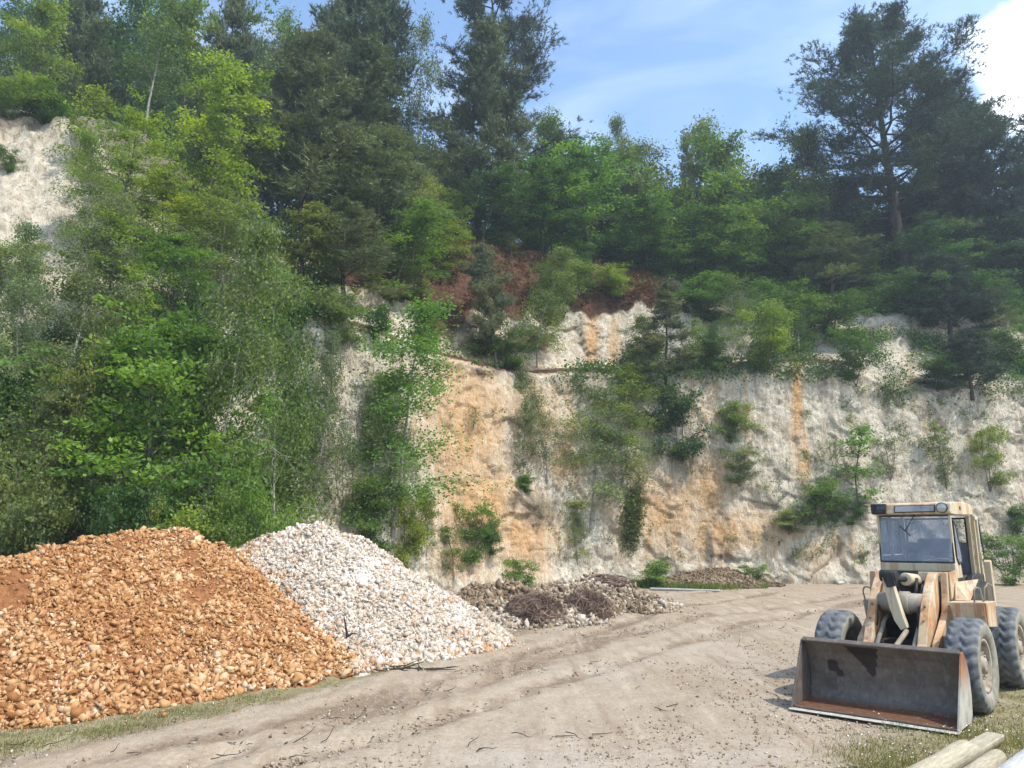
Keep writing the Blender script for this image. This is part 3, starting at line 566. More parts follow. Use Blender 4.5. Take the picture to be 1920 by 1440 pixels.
TREES = [
 # --- wood on the plateau, rear rank
 ('bt', 15, ('p', 38), -70, 210, 'ylg', 'light green broadleaf tree at the frame edge above the bare chalk slope'),
 ('pi', 112, ('p', 43), -60, 190, 'pine', 'dark pine above the bare chalk slope, next to the light edge tree'),
 ('bt', 190, ('p', 46), -60, 190, 'dark', 'dark broadleaf tree in the wood between dark pine and pale-trunked birch'),
 ('bt_birch', 250, ('p', 40), -45, 180, 'mid', 'birch with a tall bare pale trunk standing behind the yellow-green crowns'),
 ('bt', 335, ('p', 43), -40, 200, 'ylg', 'airy light broadleaf tree with sky showing through beside pale-trunked birch'),
 ('pi', 400, ('p', 46), -5, 170, 'grey', 'grey pine in the wood behind the tallest yellow-green tree'),
 ('bt_birch', 455, ('p', 47), 2, 150, 'pale', 'pale thin birch with sky behind its top, left of the first sky gap'),
 ('bt', 515, ('p', 46), 18, 170, 'mid', 'mid green broadleaf tree just under the first sky gap'),
 ('pi', 610, ('p', 46), 14, 170, 'pine', 'pine in the wood between the first sky gap and the umbrella pine'),
 ('tu', 672, ('p', 48), -30, 190, 'pblue', 'umbrella-topped dark pine cut by the top of the frame'),
 ('bt_birch', 770, ('p', 50), 38, 120, 'pale', 'pale grey-green birch against the sky beside the umbrella-topped pine'),
 ('tp', 955, ('p', 53), -35, 290, 'pblue', 'giant open-crowned pine in the middle of the skyline', None, 0, 0, 1),
 ('pi', 895, ('p', 50), 88, 215, 'pine', 'dense dark pine standing in front of the giant middle pine'),
 ('bi', 1062, ('p', 55), 236, 150, 'mid', 'mid green tree at the foot of the giant middle pine'),
 ('bi', 1195, ('p', 56), 230, 110, 'pale', 'narrow pale birch, first spire on the skyline beside the open sky'),
 ('bi', 1265, ('p', 56), 260, 170, 'bir', 'rounded birch top between the narrow spire and the tiny spruce tip'),
 ('sp', 1312, ('p', 55), 250, 70, 'grey', 'tiny spruce tip poking out of the birches on the skyline'),
 ('bi', 1378, ('p', 57), 214, 185, 'bir', 'tallest birch on the skyline between the two big pines'),
 ('bi', 1490, ('p', 57), 258, 165, 'bir', 'forked birch top on the skyline next to the tall pine with long trunk'),
 ('bi', 1548, ('p', 58), 288, 140, 'pale', 'thin birch closest to the tall pine with the long trunk'),
 ('pi', 1592, ('p', 58), 335, 130, 'pblue', 'dark pine low behind the tall pine with the long trunk'),
 ('tp', 1705, ('p', 55), 62, 385, 'pblue', 'tall pine with long bare trunk and wide crown against the sky', None, 0, 0, 0),
 ('sp', 1622, ('p', 59), 335, 80, 'pblue', 'small dark spruce left of the long bare pine trunk'),
 ('pi', 1808, ('p', 58), 142, 250, 'pblue', 'dense pine leaning towards the white cloud'),
 ('pi', 1915, ('p', 55), 215, 230, 'pblue', 'dark pine at the frame edge below the white cloud'),
 ('pi', 2040, ('p', 55), 180, 240, 'pblue', 'dark pine just past the frame edge below the white cloud'),
 ('pi', 1795, ('p', 56.5), 300, 190, 'pine', 'bushy pine pressed against the long bare pine trunk'),
 ('bl', 1148, ('p', 57), 285, 190, 'mid', 'mid green crown filling the skyline between bright broadleaf and narrow pale birch'),
 ('bl', 1325, ('p', 57), 282, 190, 'mid', 'mid green crown filling the skyline under the tiny spruce tip'),
 ('bl', 1440, ('p', 58), 300, 190, 'mid', 'mid green crown filling the skyline between tallest birch and forked birch'),
 ('bl', 1540, ('p', 56), 345, 190, 'dark', 'dark crown under the thin birch by the tall bare-trunked pine'),
 # --- front rank along the cliff top
 ('bl', 1110, ('p', 50.5), 262, 240, 'bright', 'bright green broadleaf tree right of the giant middle pine'),
 ('bl', 1012, ('p', 49.5), 330, 190, 'dark', 'dark broadleaf tree under the dense pine at the cliff edge'),
 ('bl', 1275, ('p', 53), 325, 220, 'green', 'green broadleaf tree on the edge above the twin-stained upper chalk'),
 ('bl', 1405, ('p', 53), 345, 200, 'green', 'green broadleaf tree on the edge above the round shrub'),
 ('bl', 1505, ('p', 53.5), 365, 190, 'dark', 'dark broadleaf tree behind the small leaning edge pine'),
 ('bl', 1215, ('p', 52), 395, 170, 'dark', 'dark low broadleaf tree above the brown leaf litter'),
 ('bl', 1335, ('p', 51.5), 420, 170, 'dark', 'dark low broadleaf tree between two green edge trees'),
 ('pi', 1560, ('p', 51.2), 405, 210, 'grey', 'small spreading edge pine over the broken chalk'),
 ('bl', 1650, ('p', 56.5), 450, 190, 'dark', 'dark broadleaf tree at the foot of the long bare pine trunk'),
 ('bl', 1785, ('p', 54), 420, 210, 'deep', 'very dark broadleaf tree on the edge above the dark flat pine'),
 ('bl', 1905, ('p', 54), 385, 210, 'deep', 'very dark broadleaf tree on the edge at the frame side'),
 ('bl', 2030, ('p', 54), 380, 210, 'deep', 'very dark broadleaf tree past the frame side'),
 ('pi', 1785, ('f', 655), 475, 150, 'pblue', 'small dark pine rooted on the upper chalk step above the loader'),
 ('bl', 905, ('p', 47.5), 335, 170, 'deep', 'very dark broadleaf tree below the dense pine, above the red bank'),
 ('bl', 828, ('p', 45), 350, 130, 'mid', 'broadleaf tree with a yellowish patch beside the very dark one'),
 ('bt', 800, ('p', 47), 250, 130, 'grey', 'grey leafy tree below the pale birch at the second sky gap'),
 # --- slope, middle
 ('pi', 568, ('f', 470), 70, 270, 'grey', 'large grey-green pine with forked trunk on the chalk slope'),
 ('pi', 650, ('p', 43), 120, 230, 'pine', 'pine with dense boughs behind the large grey-green pine'),
 ('pi', 705, ('f', 500), 250, 210, 'grey', 'grey pine hanging over the top of the red bank'),
 ('bi', 775, ('f', 500), 300, 130, 'grey', 'thin-stemmed grey tree with bare pale twigs above the red bank'),
 ('bl', 735, ('f', 570), 395, 200, 'mid', 'mid green broadleaf tree at the end of the red bank'),
 ('bl', 820, ('f', 520), 400, 130, 'ylg', 'yellow-green broadleaf tree on the crest of the red bank'),
 ('pi', 640, ('f', 575), 380, 190, 'grey', 'low grey pine on the rim over the leaning birch'),
 ('bl', 560, ('f', 560), 405, 170, 'olive', 'olive broadleaf tree under the large grey-green pine'),
 ('sh', 635, ('f', 640), 545, 130, 'bir', 'shrub overhanging the small dark hollow in the chalk'),
 ('sh', 700, ('f', 640), 570, 90, 'dark', 'dark shrub beside the hollow in the chalk'),
 # --- yellow-green crowns on the chalk slope
 ('sa', 138, ('f', 330), 152, 105, 'yel', 'thin yellow-green sapling on the bare chalk slope'),
 ('bl', 222, ('f', 420), 205, 190, 'yel', 'yellow-green broadleaf tree beside the thin slope sapling'),
 ('bl', 372, ('f', 440), 145, 240, 'yel', 'tallest yellow-green broadleaf tree on the chalk slope'),
 ('bl', 295, ('f', 500), 330, 190, 'ylg', 'low yellow-green broadleaf tree between the two yellow crowns'),
 ('bi', 425, ('f', 580), 345, 210, 'bir', 'grey-green birch below the tallest yellow-green tree'),
 ('bi', 110, ('f', 760), 330, 210, 'pale', 'pale birch with several thin stems in front of the bare chalk slope'),
 ('bi', 28, ('f', 760), 440, 170, 'pale', 'pale birch at the frame edge in front of the chalk slope'),
 ('bl', 200, ('f', 700), 430, 210, 'ylg', 'yellowish broadleaf tree above the big deep green one'),
 ('bl', 320, ('f', 640), 440, 180, 'green', 'green broadleaf tree right above the big deep green one'),
 ('sh', 530, ('f', 610), 490, 150, 'bir', 'pale leafy shrub at the rim right of the leaning birch'),
 ('sh', 25, ('f', 225), 140, 150, 'mid', 'green bush hanging over the top of the bare chalk slope'),
 ('sh', 95, ('f', 235), 165, 110, 'dark', 'dark bush on the rim of the bare chalk slope'),
 ('sh', 15, ('f', 320), 280, 50, 'dark', 'small dark bush on the bare chalk slope at the frame edge'),
 ('sh', 1560, ('f', 640), 555, 150, 'dark', 'dark bush on the broken upper chalk under the small spreading edge pine'),
 ('sh', 1700, ('f', 585), 515, 130, 'deep', 'dark bush at the rim below the long bare pine trunk'),
 ('sh', 1840, ('f', 600), 520, 150, 'deep', 'dark bush at the rim above the flat spreading pine'),
 ('sh', 1480, ('f', 610), 530, 130, 'dark', 'dark bush at the rim behind the round bench shrub'),
 ('sh', 1320, ('f', 600), 520, 130, 'dark', 'dark bush at the rim right of the conical larch'),
 ('sh', 20, ('f', 540), 445, 140, 'pale', 'pale shrub low on the bare chalk slope at the frame edge'),
 ('bi', 160, ('f', 520), 270, 130, 'ylg', 'light green young birch in front of the bare chalk slope edge'),
 # --- foot of the slope
 ('bl', 290, ('g', 19.8), 560, 390, 'green', 'big deep green broadleaf tree spreading behind the orange heap'),
 ('bl', 430, ('g', 22.5), 600, 270, 'green', 'green broadleaf tree behind the gap between the two big heaps'),
 ('bi', 335, ('g', 21.6), 420, 190, 'bir', 'birch with a long pale leaning trunk in front of the dark mass', None, 10),
 ('bi', 520, ('g', 24.5), 470, 220, 'mid', 'mid green birch at the bright edge of the tree mass by the chalk'),
 ('bi', 590, ('f', 960), 610, 130, 'pale', 'pale-leaved birch against the shaded chalk behind the white heap'),
 ('bi', 92, ('g', 20), 560, 190, 'olive', 'olive birch with pale upright trunk behind the orange heap'),
 ('bl', 25, ('g', 18.8), 690, 190, 'olive', 'olive broadleaf tree at the frame edge behind the orange heap'),
 ('bl', 175, ('g', 21), 640, 220, 'green', 'green broadleaf tree between olive birch and the big deep green tree'),
 ('sh', 65, ('g', 17.5), 850, 200, 'olive', 'wide olive shrub behind the low end of the orange heap'),
 ('sh', 235, ('g', 18.5), 905, 150, 'dark', 'dark shrub just behind the crest of the orange heap'),
 ('sa', 275, ('g', 17.5), 925, 60, 'ylg', 'thin sapling poking up behind the crest of the orange heap'),
 ('sh', 375, ('g', 17.8), 920, 160, 'ylg', 'yellow-green shrub behind the peak of the orange heap'),
 ('sh', 470, ('g', 20.5), 890, 150, 'green', 'green shrub behind the dip between the two big heaps'),
 ('sh', 150, ('g', 19.5), 870, 130, 'grey', 'grey-green shrub in the shade behind the orange heap'),
 # --- lower chalk face, middle
 ('bi', 735, ('f', 1010), 570, 230, 'bright', 'large fresh green birch against the chalk behind the white heap'),
 ('bi', 690, ('f', 960), 690, 130, 'bir', 'slender birch leaning on the large fresh green birch'),
 ('sh', 757, ('f', 1080), 915, 110, 'yel', 'yellow-green shrub under the large fresh green birch'),
 ('sh', 690, ('f', 1040), 880, 120, 'dark', 'dark shrub behind the slope of the white heap'),
 ('sp_shrub', 640, ('f', 960), 800, 100, 'bir', 'thin shrub in front of shaded chalk near the white heap top'),
 ('sa', 800, ('f', 1040), 915, 50, 'grey', 'small grey sapling on the chalk beside the yellow-green shrub'),
 ('sh', 885, ('f', 1055), 940, 100, 'green', 'shrub growing on the orange-stained chalk foot'),
 ('sa', 850, ('f', 1085), 985, 70, 'bir', 'small sapling at the cliff foot left of the orange-stained shrub'),
 ('sh', 920, ('f', 1040), 975, 50, 'dark', 'little dark shrub on the orange stain'),
 ('sh', 968, ('g', 32), 1047, 75, 'green', 'low rounded bush behind the mossy rubble heap'),
 ('bi', 1025, ('f', 905), 690, 140, 'pale', 'thin see-through birch on the middle of the cliff face'),
 ('sa', 978, ('f', 920), 735, 55, 'grey', 'spindly sapling left of the thin see-through birch'),
 ('sh', 983, ('f', 922), 888, 44, 'dark', 'small round dark bush under the spindly sapling'),
 ('bi', 1105, ('f', 985), 712, 205, 'bir', 'drooping birch with pale crooked stem on the cliff face', None, 6),
 ('bi', 1170, ('f', 915), 688, 150, 'ylg', 'yellow-green drooping birch next to the dark ivy-covered bush'),
 ('bi', 1085, ('f', 1060), 935, 70, 'bir', 'bushy growth round the stump at the cliff foot'),
 ('sp_shrub', 885, ('f', 800), 752, 66, 'pale', 'small pale shrub alone on the yellow-stained chalk'),
 ('sh', 1200, ('f', 735), 682, 84, 'yel', 'yellow-green spray of leaves over the drooping birches'),
 # --- bench
 ('sh', 1150, ('f', 560), 500, 80, 'ylg', 'light shrub at the edge of the dry leaf litter'),
 ('sh', 1050, ('f', 570), 495, 110, 'mid', 'mid green shrub over the red-streaked upper chalk'),
 ('sh', 1100, ('f', 545), 480, 70, 'dark', 'dark low shrub above the red-streaked upper chalk'),
 ('pi', 930, ('f', 690), 455, 110, 'grey', 'thin young pine on the bench below the red bank'),
 ('bi', 1005, ('f', 690), 470, 150, 'bir', 'bushy birch on the bench beside the thin young pine'),
 ('sh', 950, ('f', 690), 610, 130, 'dark', 'dark shrub at the foot of the young bench pine'),
 ('bi', 960, ('p', 47), 440, 110, 'olive', 'olive leafy tree on the red bank crest'),
 ('sp', 1250, ('f', 715), 530, 120, 'grey', 'light conical larch at the edge of the upper face'),
 ('bi', 1205, ('f', 700), 600, 90, 'bir', 'birch bush in front of the upper chalk with red streaks'),
 ('sh', 1280, ('f', 865), 700, 115, 'deep', 'tall dark ivy-covered bush hanging down the cliff face'),
 ('sa', 1312, ('f', 690), 595, 60, 'ylg', 'small yellow-green sapling right of the conical larch'),
 ('sh', 1435, ('f', 695), 567, 130, 'ylg', 'round light green shrub on the bench lip'),
 ('bi', 1400, ('f', 670), 500, 130, 'mid', 'mid green birch standing behind the round bench shrub'),
 ('sh', 1350, ('f', 695), 610, 80, 'dark', 'dark shrub between the sapling and the round bench shrub'),
 ('bi', 1500, ('f', 668), 560, 90, 'dark', 'dark slender birch right of the round bench shrub'),
 ('sh', 1605, ('f', 715), 612, 110, 'dark', 'dark blue-green shrub hanging over the cracked chalk block'),
 ('pi', 1822, ('f', 745), 620, 240, 'pblue', 'dark flat spreading pine low on the bench above the loader'),
 ('sh', 1760, ('f', 735), 670, 100, 'deep', 'dark low shrub at the tip of the flat spreading pine'),
 ('bi', 1895, ('f', 650), 580, 90, 'pale', 'pale thin birch above the flat spreading pine'),
 ('sh', 1920, ('f', 700), 610, 110, 'dark', 'dark shrub at the frame edge above the flat spreading pine'),
 ('sp_shrub', 1680, ('f', 745), 705, 80, 'olive', 'small brownish shrub under the cracked chalk block'),
 # --- lower chalk face, towards the loader
 ('sh', 1368, ('f', 830), 745, 84, 'bir', 'rounded grey-green bush next to the ivy-covered one'),
 ('sh', 1388, ('f', 905), 838, 95, 'pale', 'feathery pale bush below the rounded grey-green bush'),
 ('sp_shrub', 1478, ('f', 905), 848, 26, 'grey', 'tiny tuft of leaves under the narrow rust streak'),
 ('sa', 1612, ('f', 965), 800, 105, 'bright', 'bright young larch on the face above the loader'),
 ('sp_shrub', 1567, ('f', 900), 815, 60, 'pale', 'wispy shrub left of the bright young larch'),
 ('sp_shrub', 1668, ('f', 895), 805, 80, 'bir', 'wispy shrub behind the bright young larch'),
 ('sh', 1532, ('f', 985), 892, 90, 'green', 'green bush low on the face beside the loader cab'),
 ('sh', 1595, ('f', 985), 935, 70, 'dark', 'dark bush right behind the loader cab lamp'),
 ('sh', 1480, ('f', 1000), 950, 66, 'pale', 'small pale bush on the ridge left of the green bush'),
 ('sa', 1775, ('f', 910), 790, 80, 'bir', 'thin young tree on the face above the loader roof'),
 ('sh', 1858, ('f', 912), 800, 100, 'bir', 'grey-green bush on the face near the frame edge'),
 ('sh', 1905, ('f', 1000), 940, 60, 'dark', 'dark bush low on the face at the frame edge'),
 ('sh', 1885, ('g', 39.5), 1000, 100, 'green', 'green thicket at the cliff foot right of the loader cab'),
 ('sh', 1222, ('g', 38), 1046, 70, 'green', 'leafy weeds standing in the tall grass at the cliff foot'),
 ('sh', 1408, ('g', 39.6), 1058, 60, 'green', 'low green bush behind the gravel heap'),
]
for a in TREES: plant(*a)
rb = np.random.default_rng(3)
for i in range(34):                     # deep wood behind
    u = -150 + i * 66 + rb.uniform(-20, 20)
    vt = np.interp(u, [-100, 400, 560, 800, 1000, 1150, 1500, 1900, 2200], [-20, 40, 110, 260, 330, 350, 360, 380, 330]) + rb.uniform(-25, 35)
    plant('bl' if i % 3 else 'pi', u, ('p', 62 + rb.uniform(-4, 6)), vt, rb.uniform(200, 280), 'deep' if i % 3 else 'pblue', 'dark tree deep in the wood behind the cliff-top trees', 'dark trees deep in the wood')

# ------------------------------------------------------------------ leafy stuff
def spots(n, us_, vs_, dens, tmin=0, tmax=6):
    m = (PUf > us_[0]) & (PUf < us_[1]) & (PVf > vs_[0]) & (PVf < vs_[1]) & (Tf >= tmin) & (Tf <= tmax); idx = np.where(m)[0]
    p = dens(PUf[idx], PVf[idx], Tf[idx]) * np.interp(GF[idx, 1], [20, 50], [.6, 1]); p = np.clip(p, 0, None); p /= p.sum(); return RNG.choice(idx, n, True, p)
def cover(name, label, cat, n, us_, vs_, dens, color, size, h, kind='stuff', tmin=0, tmax=6, per=14):
    i = spots(n // per, us_, vs_, dens, tmin, tmax); C = np.repeat(GF[i] + Nf[i] * 0, per, 0) + RNG.normal(0, 1, (len(i) * per, 3)) * np.array([h, h, h * .7]) + np.repeat(np.where(Nf[i] [:, 1:2] > 0, -1, 1) * Nf[i] * h * .5, per, 0) + np.array([0, 0, h * .5])
    v = np.clip(np.repeat(RNG.normal(.5, .16, len(i)), per) + RNG.normal(0, .12, len(C)), 0, 1)
    o = link(name, leaves(name, C, size, v, RNG), None, [LEAF]); o.color = (*PAL[color], 1) if isinstance(color, str) else (*color, 1)
    return tag(o, label, cat, None, kind)
ns = lambda u, v, s=60: vn(np.stack([u / s, v / s, 0 * u], -1), 120)
cover('undergrowth', 'low green undergrowth along the benches and crest of the cliff', 'undergrowth', 130000, (-100, 2050), (380, 780), lambda u, v, t: ((np.abs(t - 1.6) < .7) * (1 - .85 * sst(560, 640, u) * (1 - sst(1040, 1100, u))) + (t > 3.4) * (t < 4.3) * 1.2 * (1 - .9 * sst(770, 800, u) * (1 - sst(1230, 1270, u))) + 1.3 * (t > 2.85) * sst(1270, 1330, u)) * (ns(u, v) > -.05), 'dark', .15, .3, tmin=.95)
cover('dry_leaf_litter', 'rust brown dead leaves and twigs on the red soil bank', 'leaf litter', 26000, (780, 1300), (440, 640), lambda u, v, t: ((t > 2.9) * 1.0) * (u < 1290) * (ns(u, v, 40) > -.3), (.095, .046, .028), .13, .12, tmin=2.8)
cover('slope_scrub', 'tangled leafy scrub covering the foot of the wooded slope', 'scrub', 90000, (-120, 640), (430, 1010), lambda u, v, t: (1 - sst(520, 640, u)) * ((v > 640) | (u > 160)) * (ns(u, v, 45) > -.2) * (.3 + .7 * sst(560, 800, v)), 'mid', .13, .35)
cover('hanging_ivy', 'narrow dark ivy strip hanging on the chalk near the rust seam', 'ivy', 5000, (1150, 1225), (890, 1050), lambda u, v, t: np.exp(-((u - 1186 - (960 - v) * .08) / 12) ** 2 - ((v - 970) / 55) ** 4), 'olive', .12, .14, kind=None)
cover('face_weeds', 'sparse tufts of weeds rooted in the cracks of the cliff', 'weeds', 12000, (560, 1960), (700, 1060), lambda u, v, t: (ns(u, v, 26) > .45) * (.4 + 1.2 * sst(1350, 1600, u)), 'bir', .10, .12, tmax=1)

def blades(name, label, cat, pts, h, color, w=.008, m=None, sp=.05):
    n = len(pts); d = unit(np.column_stack([RNG.normal(0, .4, n), RNG.normal(0, .4, n), np.ones(n)])); pr = unit(np.cross(d, RNG.normal(0, 1, (n, 3)))) * w; L = (h * RNG.uniform(.4, 1.3, n))[:, None]
    V = np.stack([pts - pr, pts + pr, pts + d * L], 1).reshape(-1, 3); o = link(name, npmesh(name, V, np.arange(3 * n).reshape(-1, 3), {'v': ('FACE', np.clip(RNG.normal(.5, .25, n), 0, 1))}), None, [LEAF]); o.color = (*color, 1)
    return tag(o, label, cat, None, 'stuff')
def scatter(n, u0, u1, v0, v1, dens):
    u, v = RNG.uniform(u0, u1, n), RNG.uniform(v0, v1, n); P = np.array([gp(a, b) for a, b in zip(u, v)]); k = RNG.random(n) < dens(u, v, P); P = P[k]; P[:, 2] = gz(P[:, 0], P[:, 1]); return P
def wn(P, s, sd): return vn(P * s, sd)
near_g = lambda u, v, P: np.clip(sst(-.25, .9, (u - 1640) / 300 + (v - 1340) / 150), 0, 1) * np.clip(.55 + .9 * wn(P, 1.3, 130), 0, 1)
Pn = scatter(30000, 1480, 2000, 1270, 1470, near_g)
blades('grass', 'thin yellowish grass around the loader wheel and logs', 'grass', Pn, .07, (.16, .16, .055), .0035)
lip = scatter(4000, 1590, 1850, 1352, 1400, lambda u, v, P: np.exp(-((v - 1352 - (u - 1600) * .09) / 14) ** 2) * np.clip(.5 + wn(P, 3, 131), 0, 1))
blades('grass', 'green grass growing along the front of the bucket lip', 'grass', lip, .10, (.06, .11, .03), .0035)
foot = seglist([(-100, 1412), (0, 1392), (330, 1334), (560, 1288), (760, 1246), (960, 1206)])
Pf = np.concatenate([a + (b - a) * RNG.random((k, 1)) + RNG.normal(0, .5, (k, 2)) for a, b, k in zip(foot[:-1], foot[1:], (2500, 6500, 6500, 4500, 1800))]); Pf = np.column_stack([Pf, gz(*Pf.T)]); Pf = Pf[RNG.random(len(Pf)) < np.clip(.12 + 1.5 * fbm(Pf * 1.1, 133, 3), .015, 1)]
blades('grass', 'short worn grass along the foot of the orange heap', 'grass', Pf, .05, (.16, .165, .06), .0035)
Pc = np.concatenate([scatter(9000, 1165, 1440, 1098, 1106, lambda u, v, P: np.clip(.45 + wn(P, .6, 134), 0, 1)), scatter(9000, 1165, 1290, 1090, 1100, lambda u, v, P: 1), scatter(6000, 1800, 2000, 1070, 1086, lambda u, v, P: 1)])
blades('grass', 'tall green grass at the cliff foot beside the gravel heap', 'grass', Pc, .27, (.12, .165, .045), .02)
Pd = scatter(2600, 1590, 1990, 1290, 1440, lambda u, v, P: near_g(u, v, P) * .6); Pd = np.concatenate([Pd, lip[RNG.random(len(lip)) < .03]]); Pd[:, 2] += RNG.uniform(.05, .14, len(Pd))
m = NM('daisy_white'); m.pbr((.78, .78, .70), .7); DAISY = m.mat
oct_ = np.array([[math.cos(k * math.pi / 3), math.sin(k * math.pi / 3), 0] for k in range(6)])
sz = RNG.uniform(.006, .011, len(Pd)); Vd = (np.einsum('nij,vj->nvi', rotm(len(Pd)) * .4 + np.eye(3) * .6, oct_) * sz[:, None, None] + Pd[:, None, :]).reshape(-1, 3)
tag(link('daisies', npmesh('daisies', Vd, np.arange(len(Vd)).reshape(-1, 6)), None, [DAISY]), 'tiny white daisies dotted through the grass by the bucket', 'daisies', None, 'stuff')

# ------------------------------------------------------------------ root clumps and twigs
def strand_mesh(name, c, rad, hgt, n, L, w, seed, mat, label, cat):
    rg = np.random.default_rng(seed); mb = MB()
    for i in range(n):
        a, b = rg.uniform(0, 6.28), math.acos(rg.random()); q = rg.uniform(.75, 1.0); p = np.array([rad * q * math.sin(b) * math.cos(a), rad * .8 * q * math.sin(b) * math.sin(a), hgt * q * math.cos(b)])
        tdir = unit(np.cross(p + 1e-3, rg.normal(0, 1, 3)) + rg.normal(0, .12, 3)); pts = [p]
        for k in range(4):
            pn = pts[-1] * 1.0 + tdir * L / 4; nn = np.linalg.norm(pn / np.array([rad, rad * .8, hgt])); pn = pn / max(1, nn / rg.uniform(.82, 1.22)); tdir = unit(pn - pts[-1] + rg.normal(0, .1, 3)); pn[2] = max(pn[2], .01); pts.append(pn)
        mb.tube([tuple(x) for x in pts], [w * (.45 + rg.exponential(.6))] * 4 + [w * .3], 3, 0, False)
    o = mb.build(name, mat); o.location = c; return tag(o, label, cat)
m = NM('dry_roots'); v = m.noise(m.coord(), 3, 4); m.pbr(m.ramp(v, [(.35, (.12, .08, .06)), (.65, (.27, .19, .145))]), .95, spec=.1); ROOT = m.mat
c = at(1000, 1118, 21.9); strand_mesh('root_clump', (c[0], c[1], .12), .84, .64, 2200, .8, .007, 5, ROOT, 'rounded brown clump of matted roots nearer the white heap', 'root clump')
c = at(1098, 1118, 22.6); strand_mesh('root_clump', (c[0], c[1], .1), .70, .74, 1900, .75, .007, 6, ROOT, 'peaked brown clump of matted roots on the grey stone heap side', 'root clump')
c = at(1135, 1074, 27.2); strand_mesh('twig_heap', (c[0], c[1], .75), .95, .28, 500, 1.0, .012, 7, ROOT, 'dark flat heap of twigs lying on top of the grey stone heap', 'twig heap')
m = NM('dark_twig'); m.pbr((.05, .036, .028), .9); TWIG = m.mat
def sticks(name, u, v, n, spread, L, w, label, cat, h=.02):
    mb = MB(); p = gp(u, v); rg = np.random.default_rng(int(u))
    for i in range(n):
        q = np.array([rg.normal(0, spread), rg.normal(0, spread * .35), 0]); q[2] = h * rg.uniform(.6, 2); a = rg.normal(.15, .7); pts = curve(rg, q, (math.cos(a), math.sin(a), rg.uniform(-.05, .1)), L * rg.uniform(.4, 1.2), 5, .05, .25); pts[:, 2] = np.maximum(pts[:, 2], .012)
        mb.tube([tuple(x) for x in pts], [w, w, w * .8, w * .6, w * .3], 5)
    o = mb.build(name, TWIG); o.location = (p[0], p[1], float(gz(p[0], p[1])[0])); return tag(o, label, cat)
sticks('dead_branches', 765, 1258, 16, .35, .55, .014, 'dark broken branches lying on grass in front of the heaps', 'branches')
sticks('dead_branch', 1655, 1300, 0, 0, 0, 0, '', '') if False else None
Qs = np.concatenate([a_ + (b_ - a_) * RNG.random((k_, 1)) + RNG.normal(0, .22, (k_, 2)) for q_ in RUTS for a_, b_ in zip(q_[:-1], q_[1:]) for k_ in [int(26 * np.linalg.norm(b_ - a_))]])
Qs = Qs[(Qs[:, 1] > 5) & (np.hypot(*Qs.T) < 34)]; P0 = np.column_stack([Qs, 0 * Qs[:, 0]]); Qs = Qs[RNG.random(len(Qs)) < np.clip(.15 + 1.5 * fbm(P0 * .8, 300, 3), .02, 1)]
o = link('bark_litter', leaves('bark_litter', np.column_stack([Qs, gz(*Qs.T) + .012]), .055, np.clip(RNG.normal(.4, .2, len(Qs)), 0, 1), RNG, 3.0, 1.3, .5), None, [TWIG]); tag(o, 'dark scraps of bark and leaves strewn along the tyre tracks', 'litter', None, 'stuff')
for i, (u, v) in enumerate([(60, 1395), (240, 1420), (430, 1425), (640, 1350), (900, 1405), (1030, 1380), (1240, 1330), (1120, 1245), (1000, 1255), (1370, 1215), (560, 1395), (820, 1300), (1180, 1195), (1480, 1180)]):
    sticks('twig', u, v, 2 + i % 3, .22, .3, .006, 'small dark twig scrap lying on the bare dirt floor', 'twig')['group'] = 'twig scraps on the dirt floor'
mb = MB(); p = at(652, 1195, 14.9); mb.tube([(0, 0, 0), (-.04, -.02, .18), (-.09, .02, .36)], [.03, .022, .012], 6); mb.tube([(0, 0, .02), (.1, -.05, .08), (.2, -.03, .06)], [.02, .016, .008], 5)
o = mb.build('dead_branch', TWIG); o.location = tuple(p); tag(o, 'dark stub of branch stuck where the white heap meets the orange one', 'branch')
m = NM('weathered_wood'); P_ = m.coord(); nn = m.noise(m.map(P_, (14, 1.2, 14)), 3, 6, .65); n5 = m.noise(P_, 7, 5, .6)
m.pbr(m.mix(m.ramp(n5, [(.45, 0), (.7, .6)]), m.ramp(nn, [(.3, (.25, .21, .14)), (.5, (.40, .35, .25)), (.7, (.50, .45, .34))]), (.30, .27, .18)), .9, m.bump(m.math('ADD', nn, m.noise(P_, 25, 4)), .5, .02), spec=.15); WOOD = m.mat
m = NM('grey_wood'); P_ = m.coord(); nn = m.noise(m.map(P_, (14, 1.2, 14)), 3, 6, .65)
m.pbr(m.ramp(nn, [(.3, (.28, .275, .26)), (.5, (.42, .415, .395)), (.7, (.55, .54, .515))]), .9, m.bump(nn, .6, .02), spec=.15); WOODG = m.mat
def log(pa, pb, r, seed, mat, label, name='log', notch=False):
    rg = np.random.default_rng(seed); a, b = np.array(pa), np.array(pb); L = np.linalg.norm(b - a); nL, nA = 34, 28; V = []
    for i in range(nL):
        t = i / (nL - 1); rr = r * (1 - .12 * t) * (1 + .03 * math.sin(t * 9 + seed))
        cut = .45 * sst(.66, .74, t) if notch else 0
        for k in range(nA):
            th_ = 2 * math.pi * k / nA; q = rr * (1 + .04 * float(vn(np.array([math.cos(th_) * 1.5, math.sin(th_) * 1.5, t * 5 + seed]), 140)))
            if i in (0, nL - 1): q *= .9
            x, zc = q * math.cos(th_), q * math.sin(th_)
            if cut: zc = min(zc, rr * (1 - 2 * cut)); x *= 1 - .25 * cut
            V.append((x, t * L, zc))
    Fq = [tuple(f) for f in gridfaces(nL, nA, 0, True)] + [tuple(range(nA)), tuple((nL - 1) * nA + k for k in range(nA - 1, -1, -1))]
    mb = MB(); mb.add(V, Fq); o = mb.build(name, mat, smooth=True); d = Vector(b - a).normalized(); o.location = tuple(a); o.rotation_euler = d.to_track_quat('Y', 'Z').to_euler(); return tag(o, label, 'log')
